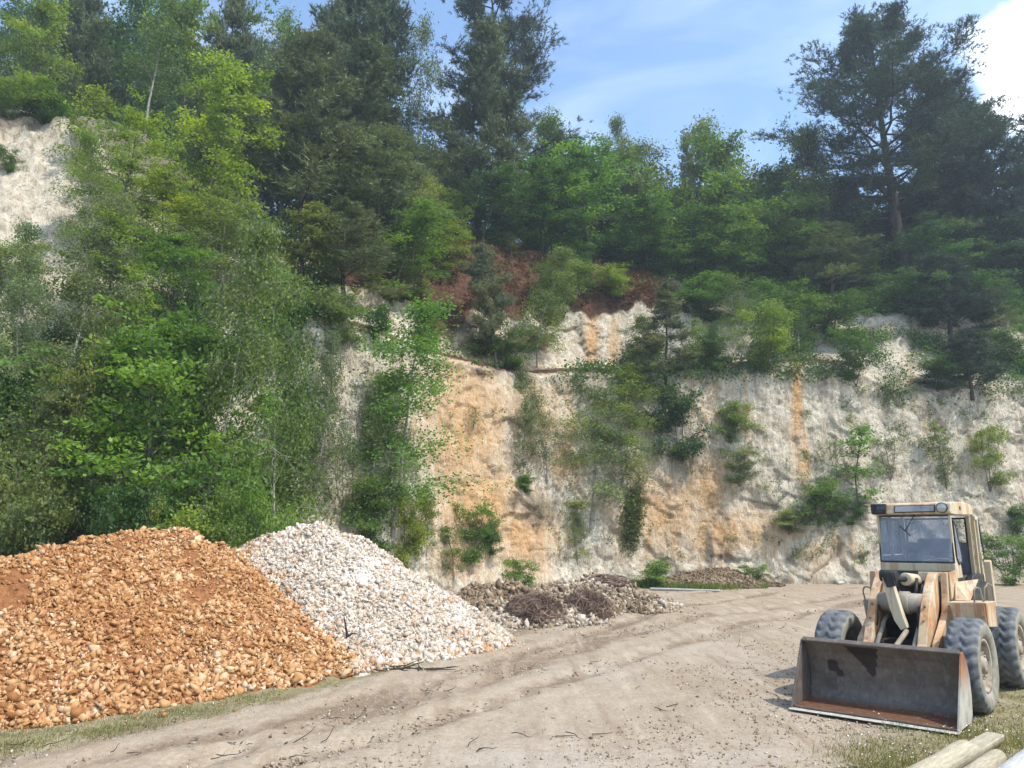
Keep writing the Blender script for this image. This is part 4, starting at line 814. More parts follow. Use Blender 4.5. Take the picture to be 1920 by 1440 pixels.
def lgp(u, v, r): p = gp(u, v, r); return p
log(lgp(1655, 1500, .13), lgp(1867, 1376, .11), .125, 1, WOOD, 'thick barked log with a notched end, closest to the bucket', notch=True)
log(lgp(1765, 1500, .1), lgp(1872, 1420, .1), .10, 2, WOOD, 'short grey-brown log lying between the two others')
log(lgp(1840, 1500, .13), lgp(1990, 1388, .13), .13, 3, WOODG, 'pale grey log at the corner nearest the frame edge')
p1, p2 = gp(1570, 1093, .07), gp(1640, 1087, .07); log(p1, p2, .09, 4, WOODG, 'thin pale pole lying on the far floor behind the loader', 'pole')
p1, p2 = gp(1218, 1104, .05), gp(1350, 1108, .05); log(p1, p2, .06, 5, WOODG, 'long pale pole lying flat at the edge of the cliff-foot grass', 'pole')
# ------------------------------------------------------------------ loader
LX, LY, PSI = 5.631, 11.611, R(42.789)
FW, LF = np.array([-math.sin(PSI), -math.cos(PSI), 0]), np.array([math.cos(PSI), -math.sin(PSI), 0])
def lw(u, v, axis, val):                # machine coordinates of a seen point, one of them known
    B = np.array([FW, LF, [0, 0, 1.]]); lo = B @ (np.array([0, 0, H]) - np.array([LX, LY, 0])); ld = B @ ray(u, v); return tuple(lo + ld * ((val - lo[axis]) / ld[axis]))
def z2(x, y): return 1480 + x / 4.364, 1050 + y / 4.364
def z1(x, y): return 1580 + x / 5.647, 900 + y / 5.647
def paint(name, base, faded, rustc, rf=.6, streak=.14, rough=.6, dirt=(.30, .25, .18), df=.4):
    m = NM(name); c = m.coord(); st = m.map(c, (1, 1, streak)); n = m.noise(st, 6, 7, .7, .5); n2 = m.noise(c, 2.2, 5, .6); n3 = m.noise(c, 22, 5, .65)
    col = m.mix(m.ramp(n2, [(.38, 0), (.62, 1)]), base, faded); col = m.mix(m.ramp(n, [(.48, 0), (.58, rf)]), col, rustc)
    col = m.mix(m.ramp(n3, [(.62, 0), (.72, .7)]), col, (.10, .045, .022)); col = m.mix(m.ramp(m.noise(c, 1.1, 4), [(.42, 0), (.7, df)]), col, dirt)
    m.pbr(col, rough, m.bump(n3, .15, .01), spec=.3); return m.mat
ORP = paint('faded_orange_paint', (.50, .27, .115), (.62, .52, .36), (.36, .14, .055), .7)
CRM = paint('faded_cream_paint', (.56, .47, .32), (.62, .54, .40), (.36, .17, .07), .5)
ROOFP = paint('faded_roof_paint', (.58, .46, .31), (.62, .50, .35), (.40, .20, .09), .65)
TUBEP = paint('dusty_steel', (.26, .235, .19), (.34, .30, .24), (.18, .12, .075), .5)
BUCK = None
m = NM('bucket_steel'); c = m.coord(); v = m.attr('stain'); rs = m.attr('rustband'); n = m.noise(c, 3.5, 6, .65); n3 = m.noise(m.map(c, (1, 1, .5)), 16, 6, .7); sp = m.noise(c, 60, 3, .6)
col = m.ramp(n, [(.3, (.075, .058, .048)), (.5, (.122, .096, .080)), (.7, (.17, .138, .115))]); col = m.mix(m.ramp(n3, [(.5, 0), (.75, .7)]), col, (.25, .22, .19)); col = m.mix(m.ramp(sp, [(.68, 0), (.74, .5)]), col, (.33, .29, .24))
col = m.mix(m.ramp(m.math('ADD', v, m.math('MULTIPLY', m.math('SUBTRACT', n3, .5), .7)), [(.4, 0), (.6, .9)]), col, (.022, .013, .014))
col = m.mix(m.ramp(m.math('ADD', rs, m.math('MULTIPLY', m.math('SUBTRACT', n3, .5), .5)), [(.3, 0), (.7, .95)]), col, m.ramp(n3, [(.35, (.10, .042, .02)), (.65, (.20, .092, .045))]))
m.pbr(col, .6, m.bump(n3, .25, .01), spec=.4, metal=.15); BUCK = m.mat
m = NM('worn_bucket_side'); c = m.coord(); n = m.noise(m.map(c, (1, 1, .35)), 7, 6, .65, .4); sx = m.n('ShaderNodeSeparateXYZ'); m.l(c, sx.inputs[0]); hz = m.math('ADD', sx.outputs[2], m.math('MULTIPLY', m.math('SUBTRACT', n, .5), .8))
col = m.mix(m.ramp(hz, [(.42, 0), (.72, 1)]), m.ramp(n, [(.3, (.20, .17, .13)), (.5, (.40, .37, .31)), (.7, (.50, .47, .41))]), m.ramp(n, [(.3, (.16, .07, .04)), (.6, (.40, .17, .07))]))
m.pbr(col, .75, m.bump(n, .3, .01)); BSIDE = m.mat
m = NM('worn_edge_steel'); n = m.noise(m.coord(), 18, 5, .6); m.pbr(m.ramp(n, [(.35, (.38, .34, .28)), (.65, (.58, .55, .49))]), .55, metal=.1); EDGE = m.mat
m = NM('tyre_rubber'); c = m.coord(); sd = m.attr('side'); n = m.noise(c, 7, 6, .65); n3 = m.noise(c, 30, 4, .6)
a = m.ramp(n, [(.3, (.075, .080, .088)), (.5, (.14, .146, .153)), (.7, (.23, .225, .215))]); b = m.ramp(n, [(.3, (.16, .145, .115)), (.5, (.25, .23, .185)), (.7, (.34, .31, .25))])
col = m.mix(m.ramp(m.math('ADD', sd, m.math('MULTIPLY', m.math('SUBTRACT', n, .5), .5)), [(.35, 0), (.65, 1)]), a, b); m.pbr(col, .9, m.bump(n3, .3, .01), spec=.15); TYRE = m.mat
m = NM('dusty_rim'); n = m.noise(m.coord(), 9, 5, .6); m.pbr(m.ramp(n, [(.3, (.14, .10, .075)), (.5, (.30, .25, .19)), (.7, (.40, .35, .28))]), .8); RIM = m.mat
m = NM('black_grease'); n = m.noise(m.coord(), 10, 4); m.pbr(m.ramp(n, [(.4, (.012, .012, .013)), (.65, (.045, .042, .040))]), .5); BLK = m.mat
m = NM('dark_chassis'); n = m.noise(m.coord(), 8, 5); m.pbr(m.ramp(n, [(.35, (.032, .030, .028)), (.65, (.085, .075, .062))]), .8); DRK = m.mat
m = NM('window_rubber'); m.pbr((.025, .025, .028), .6); RUB = m.mat
m = NM('cab_inside'); n = m.noise(m.coord(), 6, 4); m.pbr(m.ramp(n, [(.35, (.10, .10, .125)), (.65, (.16, .16, .195))]), .8); CABIN = m.mat
def glass(name, dust, tint, amount):
    m = NM(name); g = m.n('ShaderNodeBsdfGlossy'); g.inputs['Roughness'].default_value = .06; t = m.n('ShaderNodeBsdfTransparent'); t.inputs[0].default_value = (*tint, 1)
    d = m.n('ShaderNodeBsdfDiffuse'); d.inputs[0].default_value = (*dust, 1); fr = m.n('ShaderNodeFresnel'); fr.inputs[0].default_value = 1.5
    x = m.n('ShaderNodeMixShader'); m.l(fr.outputs[0], x.inputs[0]); m.l(t.outputs[0], x.inputs[1]); m.l(g.outputs[0], x.inputs[2])
    y = m.n('ShaderNodeMixShader'); m.l(m.ramp(m.noise(m.coord(), 3.5, 5, .6), [(.3, amount * .5), (.7, amount * 1.4)]), y.inputs[0]); m.l(x.outputs[0], y.inputs[1]); m.l(d.outputs[0], y.inputs[2]); m.l(y.outputs[0], m.out.inputs[0]); return m.mat
GLS = glass('dusty_glass', (.46, .49, .60), (.92, .94, .98), .30); GLR = glass('clear_glass', (.4, .42, .48), (.9, .92, .96), .06); GLF = glass('frosted_visor_glass', (.50, .52, .55), (.8, .84, .9), .55)
m = NM('lamp_glass'); m.pbr((.45, .46, .45), .12, spec=.6, metal=.4); LAMPG = m.mat
m = NM('dark_lamp_glass'); m.pbr((.02, .03, .05), .1, spec=.6); LAMPD = m.mat

ld = empty('wheel_loader', (LX, LY, 0), math.atan2(-math.cos(PSI), -math.sin(PSI)))
tag(ld, 'old faded orange and cream wheel loader with lowered dark bucket', 'wheel loader')
# bucket
bk = empty('bucket'); bk.parent = ld; BW = 1.015
prof = [(1.56, .045), (1.3, .05), (1.05, .065), (.96, .12), (.905, .24), (.885, .40), (.90, .58), (.955, .74), (1.03, .84), (1.075, .90)]
pl = []
for (xa, za), (xb, zb) in zip(prof[:-1], prof[1:]):
    k = 6
    for t in range(k): pl.append((xa + (xb - xa) * t / k, za + (zb - za) * t / k))
pl.append(prof[-1]); pl = np.array(pl); nY = 70; ys = np.linspace(-BW + .012, BW - .012, nY)
nrm2 = np.gradient(pl, axis=0); nrm2 = np.stack([nrm2[:, 1], -nrm2[:, 0]], -1); nrm2 /= np.linalg.norm(nrm2, axis=1, keepdims=True)
Vv = []; st_, rs_ = [], []
for off in (0, .022):
    for (x, zc), nn_ in zip(pl, nrm2):
        for y in ys:
            dent = .008 * float(vn(np.array([x * 2, y * 3, zc * 3]), 150)); Vv.append((x - nn_[0] * (-off) + dent, y, zc + nn_[1] * off))
            def tri(y0, z0, ry, rz): return math.exp(-((y - y0) / ry) ** 4 - ((zc - z0) / rz) ** 4)
            wtri = .20 * (zc - .42) / .4
            s_ = 1.0 if (.42 < zc < .86 and abs(y + .16 - (zc - .6) * -.25) < max(0, wtri) and x < 1.06) else 0
            st_.append(max(s_, .8 * tri(-.66, .55, .09, .10) * (x < 1.0), .7 * tri(-.57, .46, .07, .07) * (x < 1))); rs_.append(1.0 if (zc < .085 and x < 1.53) else 0)
nP = len(pl); f1 = gridfaces(nP, nY); f2 = gridfaces(nP, nY, nP * nY)[:, ::-1]
ring = [i * nY for i in range(nP)], [i * nY + nY - 1 for i in range(nP)]
ef = []
for r_ in ring: ef += [(r_[i], r_[i + 1], r_[i + 1] + nP * nY, r_[i] + nP * nY) for i in range(nP - 1)]
ef += [(j, j + 1, j + 1 + nP * nY, j + nP * nY) for j in range(nY - 1)] + [((nP - 1) * nY + j, (nP - 1) * nY + j + 1, (2 * nP - 1) * nY + j + 1, (2 * nP - 1) * nY + j) for j in range(nY - 1)]
me = npmesh('shell', Vv, np.concatenate([f1, f2, np.array(ef)]), {'stain': ('POINT', st_), 'rustband': ('POINT', rs_)})
b = bmesh.new(); b.from_mesh(me); bmesh.ops.recalc_face_normals(b, faces=b.faces); b.to_mesh(me); b.free()
link('shell', me, bk, [BUCK])
sp_ = [(1.585, .04), (1.0, .055), (.90, .14), (.85, .34), (.855, .58), (.92, .78), (1.04, .90), (1.10, .875)]
for s in (-1, 1): MB().prism(sp_, s * BW - .014, s * BW + .014).build('side_plate', [BSIDE if s > 0 else BUCK], bk, .004)
MB().prism([(1.655, .03), (1.50, .046), (1.50, .034), (1.645, .022)], -BW - .02, BW + .02).build('cutting_edge', [EDGE], bk, .003)
MB().prism([(1.075, .885), (1.125, .865), (1.13, .885), (1.07, .925)], -BW + .015, BW - .015).build('top_flange', [BUCK], bk, .004)
# wheels
def wheel(x, y, s, rot):
    w = empty('wheel'); w.parent = ld; w.location = (x, y, .612); w.rotation_euler = (0, rot, 0)
    RO, RI, HW = .613, .335, .205; nA = 192
    pr = [(RI, -.13), (RI + .03, -.175), (RI + .09, -.20), (RI + .16, -.205), (RI + .21, -.198), (RO - .03, -.178), (RO - .008, -.15)] + [(RO, a) for a in np.linspace(-.13, .13, 15)] + [(RO - .008, .15), (RO - .03, .178), (RI + .21, .198), (RI + .16, .205), (RI + .09, .20), (RI + .03, .175), (RI, .13)]
    V, sd = [], []
    for r_, a in pr:
        for k in range(nA):
            t = 2 * math.pi * k / nA; ph = t * 24 / (2 * math.pi) + .55 * math.sin(abs(a) * 17) + .12 * math.sin(a * 40); fr = ph - math.floor(ph); lug = float(sst(.0, .16, fr) * (1 - sst(.55, .78, fr)))
            q = r_ - (.026 * (1 - lug) if r_ > RO - .035 else 0); V.append((q * math.cos(t), a, q * math.sin(t))); sd.append(0 if r_ > RO - .035 else 1 if r_ < RO - .1 else .6)
    me = npmesh('tyre', V, gridfaces(len(pr), nA, 0, True), {'side': ('POINT', sd)}, True); link('tyre', me, w, [TYRE])
    mb = MB(); mb.lathe([(RI + .012, s * .15), (RI + .015, s * .165), (RI - .02, s * .16), (RI - .035, s * .10), (RI - .05, s * .06), (.18, s * .03), (.02, s * .03)], (0, 0, 0), n=48); mb.lathe([(RI, -s * .13), (RI - .02, -s * .12), (RI - .04, 0), (RI - .05, s * .06)], (0, 0, 0), n=48); mb.build('rim', [RIM], w, smooth=True)
    mb = MB(); mb.lathe([(.19, s * .03), (.185, s * .10), (.15, s * .125), (.11, s * .13), (.105, s * .165), (.06, s * .17), (.001, s * .17)], (0, 0, 0), n=32)
    for k in range(10): a = k * math.pi / 5; mb.lathe([(.016, s * .10), (.016, s * .145), (.001, s * .147)], (.165 * math.cos(a), 0, .165 * math.sin(a)), n=6)
    mb.build('hub', [RIM], w, smooth=True); return w
for x, s, rt in ((0, 1, .1), (0, -1, .5), (-2.372, 1, .9), (-2.372, -1, .3)): wheel(x, s * (1.066 - .19), s, rt)
# frame
MB().prism([(.30, .45), (.30, .72), (-.55, .80), (-.85, .78), (-.85, .42), (-.2, .38)], -.44, .44).build('front_frame', [DRK], ld, .01)
MB().tube([(0, -.86, .612), (0, .86, .612)], .12, 16).build('front_axle', [DRK], ld, smooth=True)
MB().tube([(-2.372, -.86, .612), (-2.372, .86, .612)], .12, 16).build('rear_axle', [DRK], ld, smooth=True)
MB().prism([(-.95, .55), (-.95, 1.0), (-3.5, 1.0), (-3.5, .55)], -.36, .36).build('rear_frame', [DRK], ld, .01)
MB().box((-1.0, -.14, .5), (-.8, .14, .95)).build('pivot_joint', [DRK], ld, .02)
tw = [(.30, .70), (.22, .86), (-.14, 1.08), (-.40, 1.24), (-.50, 1.5), (-.55, 1.80), (-.80, 1.80), (-.86, 1.5), (-.86, .70)]
for s in (-1, 1): MB().prism(tw, s * .50 - .045, s * .50 + .045).build('tower_plate', [ORP], ld, .008)
MB().prism([(-.80, .8), (-.74, 1.5), (-.80, 1.76), (-.86, 1.76), (-.86, .8)], -.45, .45).build('bulkhead', [BLK], ld, .01)
arm = [(.84, .40), (.82, .52), (.60, .68), (.34, .86), (.10, 1.22), (-.05, 1.42), (-.22, 1.60), (-.40, 1.74), (-.52, 1.80), (-.66, 1.79), (-.74, 1.70), (-.62, 1.46), (-.38, 1.20), (-.1, .90), (.18, .64), (.60, .46), (.80, .36)]
for s in (-1, 1): MB().prism(arm, s * .36 - .062, s * .36 + .062).build('lift_arm', [ORP], ld, .012)
MB().tube([(-.17, -.30, 1.37), (-.17, .30, 1.37)], .14, 24).build('cross_tube', [TUBEP], ld, smooth=True)
MB().tube([(-.17, -.02, 1.37), (-.17, .12, 1.37)], .165, 24).build('tube_collar', [TUBEP], ld, .01, smooth=True)
def plate_path(pts, wid, t, name, mat):     # a bar of varying width seen from the front, with thickness along x
    mb = MB(); L_, R_ = [], []
    for i, (p, w_) in enumerate(zip(pts, wid)):
        a, b_ = Vector(pts[max(0, i - 1)]), Vector(pts[min(len(pts) - 1, i + 1)]); d = (b_ - a).normalized(); sd_ = d.cross(Vector((1, 0, 0))).normalized() * w_ / 2; L_.append(Vector(p) + sd_); R_.append(Vector(p) - sd_)
    V = []; n_ = len(pts)
    for P_ in (L_, R_):
        V += [q + Vector((t / 2, 0, 0)) for q in P_]; V += [q - Vector((t / 2, 0, 0)) for q in P_]
    Fs = []
    for i in range(n_ - 1): Fs += [(i, i + 1, 2 * n_ + i + 1, 2 * n_ + i), (n_ + i, 3 * n_ + i, 3 * n_ + i + 1, n_ + i + 1), (i, n_ + i, n_ + i + 1, i + 1), (2 * n_ + i, 2 * n_ + i + 1, 3 * n_ + i + 1, 3 * n_ + i)]
    Fs += [(0, 2 * n_, 3 * n_, n_), (n_ - 1, 2 * n_ - 1, 4 * n_ - 1, 3 * n_ - 1)]
    mb.add(V, Fs); return mb.build(name, [mat], ld, .012)
plate_path([lw(*z2(800, 130), 0, .06), lw(*z2(835, 260), 0, .06), lw(*z2(868, 375), 0, .06), lw(*z2(905, 480), 0, .06), lw(*z2(950, 565), 0, .06)], (.12, .14, .15, .14, .10), .12, 'tilt_lever', CRM)
MB().plate([lw(*z2(748, 110), 0, .135), lw(*z2(840, 105), 0, .135), lw(*z2(872, 215), 0, .135), lw(*z2(800, 225), 0, .135)], .02).build('grease_cap', [BLK], ld, .004); tl = lw(*z2(800, 118), 0, .02); MB().tube([(.0, tl[1] - .10, tl[2] - .02), (.0, tl[1] + .13, tl[2] - .02)], .085, 16).build('lever_pin', [BLK], ld, .01, smooth=True)
MB().tube([(-.85, .06, 1.66), (-.34, .03, 1.70)], .095, 20).build('tilt_cylinder', [CRM], ld, .015, smooth=True)
MB().tube([(-.36, .03, 1.70), (-.02, -.10, 1.71)], .04, 12).build('cylinder_rod', [BLK], ld, smooth=True)
for k, (a, b_, r_) in enumerate([((-.5, -.1, 1.72), (-.3, -.06, 1.25), .03), ((-.5, .14, 1.70), (-.34, .16, 1.30), .028), ((-.55, .22, 1.66), (-.40, .24, 1.28), .024), ((-.6, -.16, 1.70), (-.5, -.12, 1.15), .028)]):
    MB().tube([a, ((a[0] + b_[0]) / 2 + .10, a[1] + .03, (a[2] + b_[2]) / 2 + .05), b_], r_, 8).build('hose', [BLK], ld, smooth=True)
MB().tube([lw(*z2(960, 580), 0, .10), (.88, .0, .62)], .035, 10).build('bucket_link', [TUBEP], ld, smooth=True)
MB().box((-.79, .10, 1.62), (-.74, .43, 1.80)).build('front_grille', [CRM], ld, .01)
# fenders and hoops
fe = lambda x, y, ax, v: lw(*z2(x, y), ax, v)
f = empty('fender'); f.parent = ld
MB().plate([(-.30, .60, 1.38), (-.24, 1.05, 1.40), (-.26, 1.05, 1.10), (-.30, .66, 1.12)], .02).build('front_plate', [ORP], f, .003)
MB().plate([(-.25, 1.062, 1.40), (-.80, 1.062, 1.395), (-.78, 1.062, 1.06), (-.27, 1.062, 1.10)], .02).build('side_panel', [ORP], f, .003)
MB().plate([(-.24, 1.07, 1.412), (-.82, 1.07, 1.405), (-.82, .58, 1.395), (-.30, .58, 1.39)], .018).build('top_plate', [CRM], f, .003)
g = empty('fender'); g.parent = ld
ql = [fe(603, 330, 0, -.42), fe(720, 340, 0, -.42), fe(700, 520, 0, -.36), fe(640, 510, 0, -.36)]
MB().plate(ql, .02).build('front_plate', [TUBEP], g, .003)
MB().plate([ql[0], ql[1], (-.85, ql[1][1], ql[1][2]), (-.85, ql[0][1], ql[0][2])], .016).build('top_plate', [CRM], g, .003)
for pr_, h_ in ((f, [(-.30, .92, 1.41), (-.30, .93, 1.58), (-.34, .95, 1.62), (-.42, .98, 1.60), (-.45, 1.0, 1.41)]), (f, [(-.60, .98, 1.41), (-.60, 1.0, 1.60), (-.68, 1.03, 1.66), (-.80, 1.06, 1.62), (-.82, 1.06, 1.30)]),
                (g, [fe(x, y, 0, -.42) for x, y in ((640, 510), (622, 330), (602, 255), (612, 222), (640, 216), (668, 235), (700, 285))])):
    cu = []
    for i in range(len(h_) - 1):
        for t_ in (0, .5): cu.append(tuple(np.array(h_[i]) * (1 - t_) + np.array(h_[i + 1]) * t_))
    cu.append(h_[-1]); MB().tube(cu, .012, 8).build('handrail', [TUBEP], pr_, smooth=True)
MB().plate([(-.72, .60, 1.66), (-1.22, .80, 1.69), (-.60, .80, 1.41), (-.55, .62, 1.41)], .02).build('step_panel', [ORP], ld, .003)
MB().plate([(-.62, .555, 1.80), (-.85, .60, 1.84), (-.80, .62, 1.62), (-.55, .57, 1.42)], .02).build('shield_plate', [ORP], ld, .003)
# cab
cb = empty('cab'); cb.parent = ld; XF, XR, CW, ZB, ZT = -1.10, -2.34, .545, 1.80, 2.66
MB().box((XR, -CW, 1.05), (XF + .02, CW, ZB - .09)).build('floor_box', [DRK], cb, .01)
MB().prism([(XF, 1.79), (XF + .02, 1.80), (XF + .02, 1.915), (XF - .03, 1.925), (XF - .03, 1.79)], -CW, CW).build('front_sill', [CRM], cb, .008)
pz = .05
for (x0, x1, y0, y1) in ((XF - .055, XF - .01, -CW, -CW + .035), (XF - .055, XF - .01, CW - .035, CW), (XR, XR + .07, -CW, -CW + .06), (XR, XR + .07, CW - .06, CW), (-1.72, -1.66, -CW, -CW + .04)):
    MB().box((x0, y0, ZB - .08), (x1, y1, ZT)).build('pillar', [CRM], cb, .008)
MB().box((XR - .004, -CW + .06, ZB - .08), (XR + .04, CW - .06, 2.22)).build('rear_wall', [CABIN], cb, .006)
MB().box((XR + .06, -CW + .002, ZB - .08), (XF - .05, -CW + .03, 2.02)).build('side_wall', [CABIN], cb, .005)
MB().prism([(XF - .055, 1.60), (XF - .055, 2.02), (XF - .30, 2.02), (XF - .38, 1.66)], CW - .028, CW - .002).build('side_panel', [CRM], cb, .005)
def pane(quad, name, fr, g=GLS, w=.028, par=cb):
    q = [Vector(p) for p in quad]; c_ = sum(q, Vector()) / 4; o_ = MB().plate(q, .006).build(name, [g], par)
    mb = MB(); n_ = (q[1] - q[0]).cross(q[2] - q[0]).normalized()
    k = len(q)
    for i in range(k):
        a, b_ = q[i], q[(i + 1) % k]; d = (b_ - a).normalized(); inn = n_.cross(d) * w
        if (c_ - a).dot(inn) < 0: inn = -inn
        mb.plate([a - d * 0, b_, b_ + inn - d * w, a + inn + d * w], .02 + .001 * (i % 2))
    mb.build('window_seal', [fr], o_); return o_
pane([(XF + .004, -CW + .004, 1.93), (XF + .004, CW - .004, 1.93), (XF - .055, CW - .01, 2.655), (XF - .055, -CW + .01, 2.655)], 'windshield', RUB, w=.016)
pane([(XR - .008, -CW + .07, 2.20), (XR - .008, CW - .07, 2.20), (XR - .008, CW - .07, 2.64), (XR - .008, -CW + .07, 2.64)], 'rear_window', RUB, GLR)
pane([(XF - .075, -CW - .002, 2.04), (-1.64, -CW - .002, 2.04), (-1.64, -CW - .002, 2.64), (XF - .085, -CW - .002, 2.64)], 'side_window', RUB)
pane([(-1.74, -CW - .002, 2.04), (XR + .09, -CW - .002, 2.04), (XR + .09, -CW - .002, 2.64), (-1.74, -CW - .002, 2.64)], 'side_window', RUB)
pane([(XF - .07, CW + .004, 2.57), (XF - .18, CW + .004, 2.50), (XF - .37, CW + .004, 2.10), (XF - .37, CW + .004, 1.93), (XF - .18, CW + .004, 1.90), (XF - .08, CW + .004, 2.0)], 'quarter_window', RUB)
dr = empty('door'); dr.parent = cb       # stands folded back behind the opening
MB().box((XR - .02, CW + .01, 1.66), (XR + .03, CW + .055, 2.68)).build('door_frame', [CRM], dr, .006)
MB().box((XR - .14, CW + .03, 1.62), (XR - .09, CW + .075, 2.64)).build('door_frame', [CRM], dr, .006)
MB().box((XR - .14, CW + .035, 2.60), (XR + .03, CW + .07, 2.66)).build('door_frame', [CRM], dr, .006)
MB().tube([(XR - .17, CW + .07, 2.62), (XR - .17, CW + .10, 2.1), (XR - .12, CW + .08, 2.02)], .014, 8).build('handle', [RUB], dr, smooth=True)
MB().box((XR - .16, CW + .03, 1.96), (XR - .08, CW + .09, 2.08)).build('hinge', [CRM], dr, .008)
rf = empty('roof'); rf.parent = cb; CR = .575
MB().prism([(XF + .06, 2.672), (XF + .075, 2.70), (XF + .03, 2.835), (XF - .08, 2.862), (-1.9, 2.872), (XR - .02, 2.85), (XR - .07, 2.78), (XR - .07, 2.68), (XF - .2, 2.66)], -CR, CR).build('roof_shell', [ROOFP], rf, .03, seg=3)
MB().plate([(XF + .079, -.24, 2.70), (XF + .079, .36, 2.70), (XF + .045, .36, 2.815), (XF + .045, -.24, 2.815)], .012).build('visor_seal', [RUB], rf, .004)
MB().plate([(XF + .087, -.222, 2.714), (XF + .087, .342, 2.714), (XF + .055, .342, 2.802), (XF + .055, -.222, 2.802)], .012).build('visor_pane', [GLF], rf)
MB().box((-1.62, CR - .004, 2.745), (-1.56, CR + .008, 2.80)).build('badge', [RUB], rf, .003)
for y, gm in ((-.44, LAMPD), (.46, LAMPG)):
    l_ = MB().lathe([(.04, XF - .05), (.078, XF + .02), (.082, XF + .10), (.074, XF + .112)], (0, y, 2.765), 'x', 24).build('headlamp', [RUB], rf, smooth=True)
    MB().lathe([(.074, XF + .104), (.05, XF + .118), (.001, XF + .124)], (0, y, 2.765), 'x', 24).build('lens', [gm], l_, smooth=True)
    if gm is LAMPD: MB().box((XF - .05, y - .15, 2.685), (XF + .108, y + .08, 2.85)).build('lamp_box', [RUB], rf, .02)
mb = MB(); mb.tube([(XF - .02, .03, 2.655), (XF + .03, .03, 2.66)], .014, 8); mb.tube([(XF + .015, .03, 2.65), (XF + .02, -.12, 2.42)], .007, 6); mb.tube([(XF + .018, -.20, 2.50), (XF + .026, -.05, 2.34)], .008, 6); mb.build('wiper', [RUB], cb, smooth=True)
for y_ in (-.40, .40): MB().tube([(-.60, y_ - .09, 1.70), (-.60, y_ + .09, 1.70)], .055, 16).build('pivot_pin', [TUBEP], ld, .006, smooth=True)
for y_ in (-.24, .25): MB().tube([(-.62, y_, 1.30), (-.1, y_, 1.12), (.42, y_, .74)], .032, 10).build('lift_cylinder', [TUBEP], ld, smooth=True)
for k_, y_ in enumerate((-.30, .29, .275)): MB().tube([(-.58, y_, 1.72 - .02 * k_), (-.30, y_ * .96, 1.62), (-.02, y_ * .95, 1.30), (.10, y_ * .95, 1.05)], .012, 7).build('hose', [BLK], ld, smooth=True)
for y_ in (-.36, .36):
    for x_, z_ in ((-.02, 1.325), (.10, 1.13)): MB().tube([(x_ - .02, y_, z_ - .02), (x_ + .07, y_, z_ + .045)], .017, 6).build('bolt', [TUBEP], ld)
# inside the cab
st = empty('seat'); st.parent = cb
MB().box((-2.16, -.24, 1.86), (-1.72, .26, 1.98)).build('cushion', [CABIN], st, .04); MB().prism([(-2.10, 1.96), (-2.0, 1.97), (-2.10, 2.30), (-2.20, 2.30)], -.24, .28).build('backrest', [CABIN], st, .03)
sw = empty('steering_wheel', (-1.50, -.04, 2.02)); sw.parent = cb; sw.rotation_euler = (0, R(12), 0)
MB().tube([(.19 * math.cos(a), .19 * math.sin(a), 0) for a in np.linspace(0, 2 * math.pi, 33)], .012, 8, cap=False).build('rim', [RUB], sw, smooth=True)
mb = MB(); [mb.tube([(0, 0, 0), (.18 * math.cos(a), .18 * math.sin(a), 0)], .009, 6) for a in (.5, 2.6, 4.7)]; mb.tube([(0, 0, .01), (.12, 0, -.35)], .022, 8); mb.build('spokes', [RUB], sw)
MB().prism([(XF - .04, 1.74), (XF - .04, 1.96), (XF - .22, 1.98), (XF - .25, 1.74)], -.40, .42).build('dashboard', [CABIN], cb, .02)
# engine end
hd = empty('engine_hood'); hd.parent = ld
MB().prism([(-2.42, 1.0), (-2.42, 1.74), (-3.3, 1.70), (-3.62, 1.55), (-3.66, 1.0)], -.50, .50).build('hood_shell', [ORP], hd, .03)
MB().box((-3.3, .499, 1.12), (-2.60, .512, 1.58)).build('side_grille', [BLK], hd, .004)
MB().prism([(-1.25, 1.05), (-1.25, 1.40), (-1.62, 1.74), (-2.30, 1.74), (-2.30, 1.05)], .56, .66).build('tank', [BLK], ld, .02)
MB().prism([(-2.62, 1.02), (-2.62, 1.92), (-2.68, 1.95), (-2.74, 1.92), (-2.74, 1.02)], .60, .70).build('rear_post', [CRM], ld, .012)
for s in (): MB().prism([(-1.72, 1.30), (-1.80, 1.36), (-2.9, 1.36), (-3.0, 1.28), (-2.9, 1.31), (-1.82, 1.31)], s * .86 - .20, s * .86 + .20).build('rear_fender', [ORP], ld, .006)

# ------------------------------------------------------------------ light and sky
SUN_EL, SUN_AZ = 56, 122                  # azimuth clockwise from the view direction
d = np.array([math.sin(R(SUN_AZ)) * math.cos(R(SUN_EL)), math.cos(R(SUN_AZ)) * math.cos(R(SUN_EL)), math.sin(R(SUN_EL))])
sl = bpy.data.lights.new('sun', 'SUN'); sl.energy = 2.5; sl.angle = R(.6); sl.color = (1, .95, .87); so = bpy.data.objects.new('sun', sl); COL.objects.link(so); so.rotation_euler = Vector(-d).to_track_quat('-Z', 'Y').to_euler()
wd = bpy.data.worlds.new('World'); S.world = wd; wd.use_nodes = True; t = wd.node_tree; t.nodes.clear(); nd = t.nodes.new
sky = nd('ShaderNodeTexSky'); sky.sky_type = 'NISHITA'; sky.sun_disc = False; sky.sun_elevation = R(SUN_EL); sky.sun_rotation = R(SUN_AZ); sky.air_density = 1.1; sky.dust_density = 1.6; sky.ozone_density = .7
tc = nd('ShaderNodeTexCoord'); mp = nd('ShaderNodeMapping'); mp.inputs['Scale'].default_value = (1, 1, 2.2); t.links.new(tc.outputs['Generated'], mp.inputs[0])
nz = nd('ShaderNodeTexNoise'); nz.inputs['Scale'].default_value = 4.2; nz.inputs['Detail'].default_value = 9; nz.inputs['Roughness'].default_value = .56; t.links.new(mp.outputs[0], nz.inputs['Vector'])
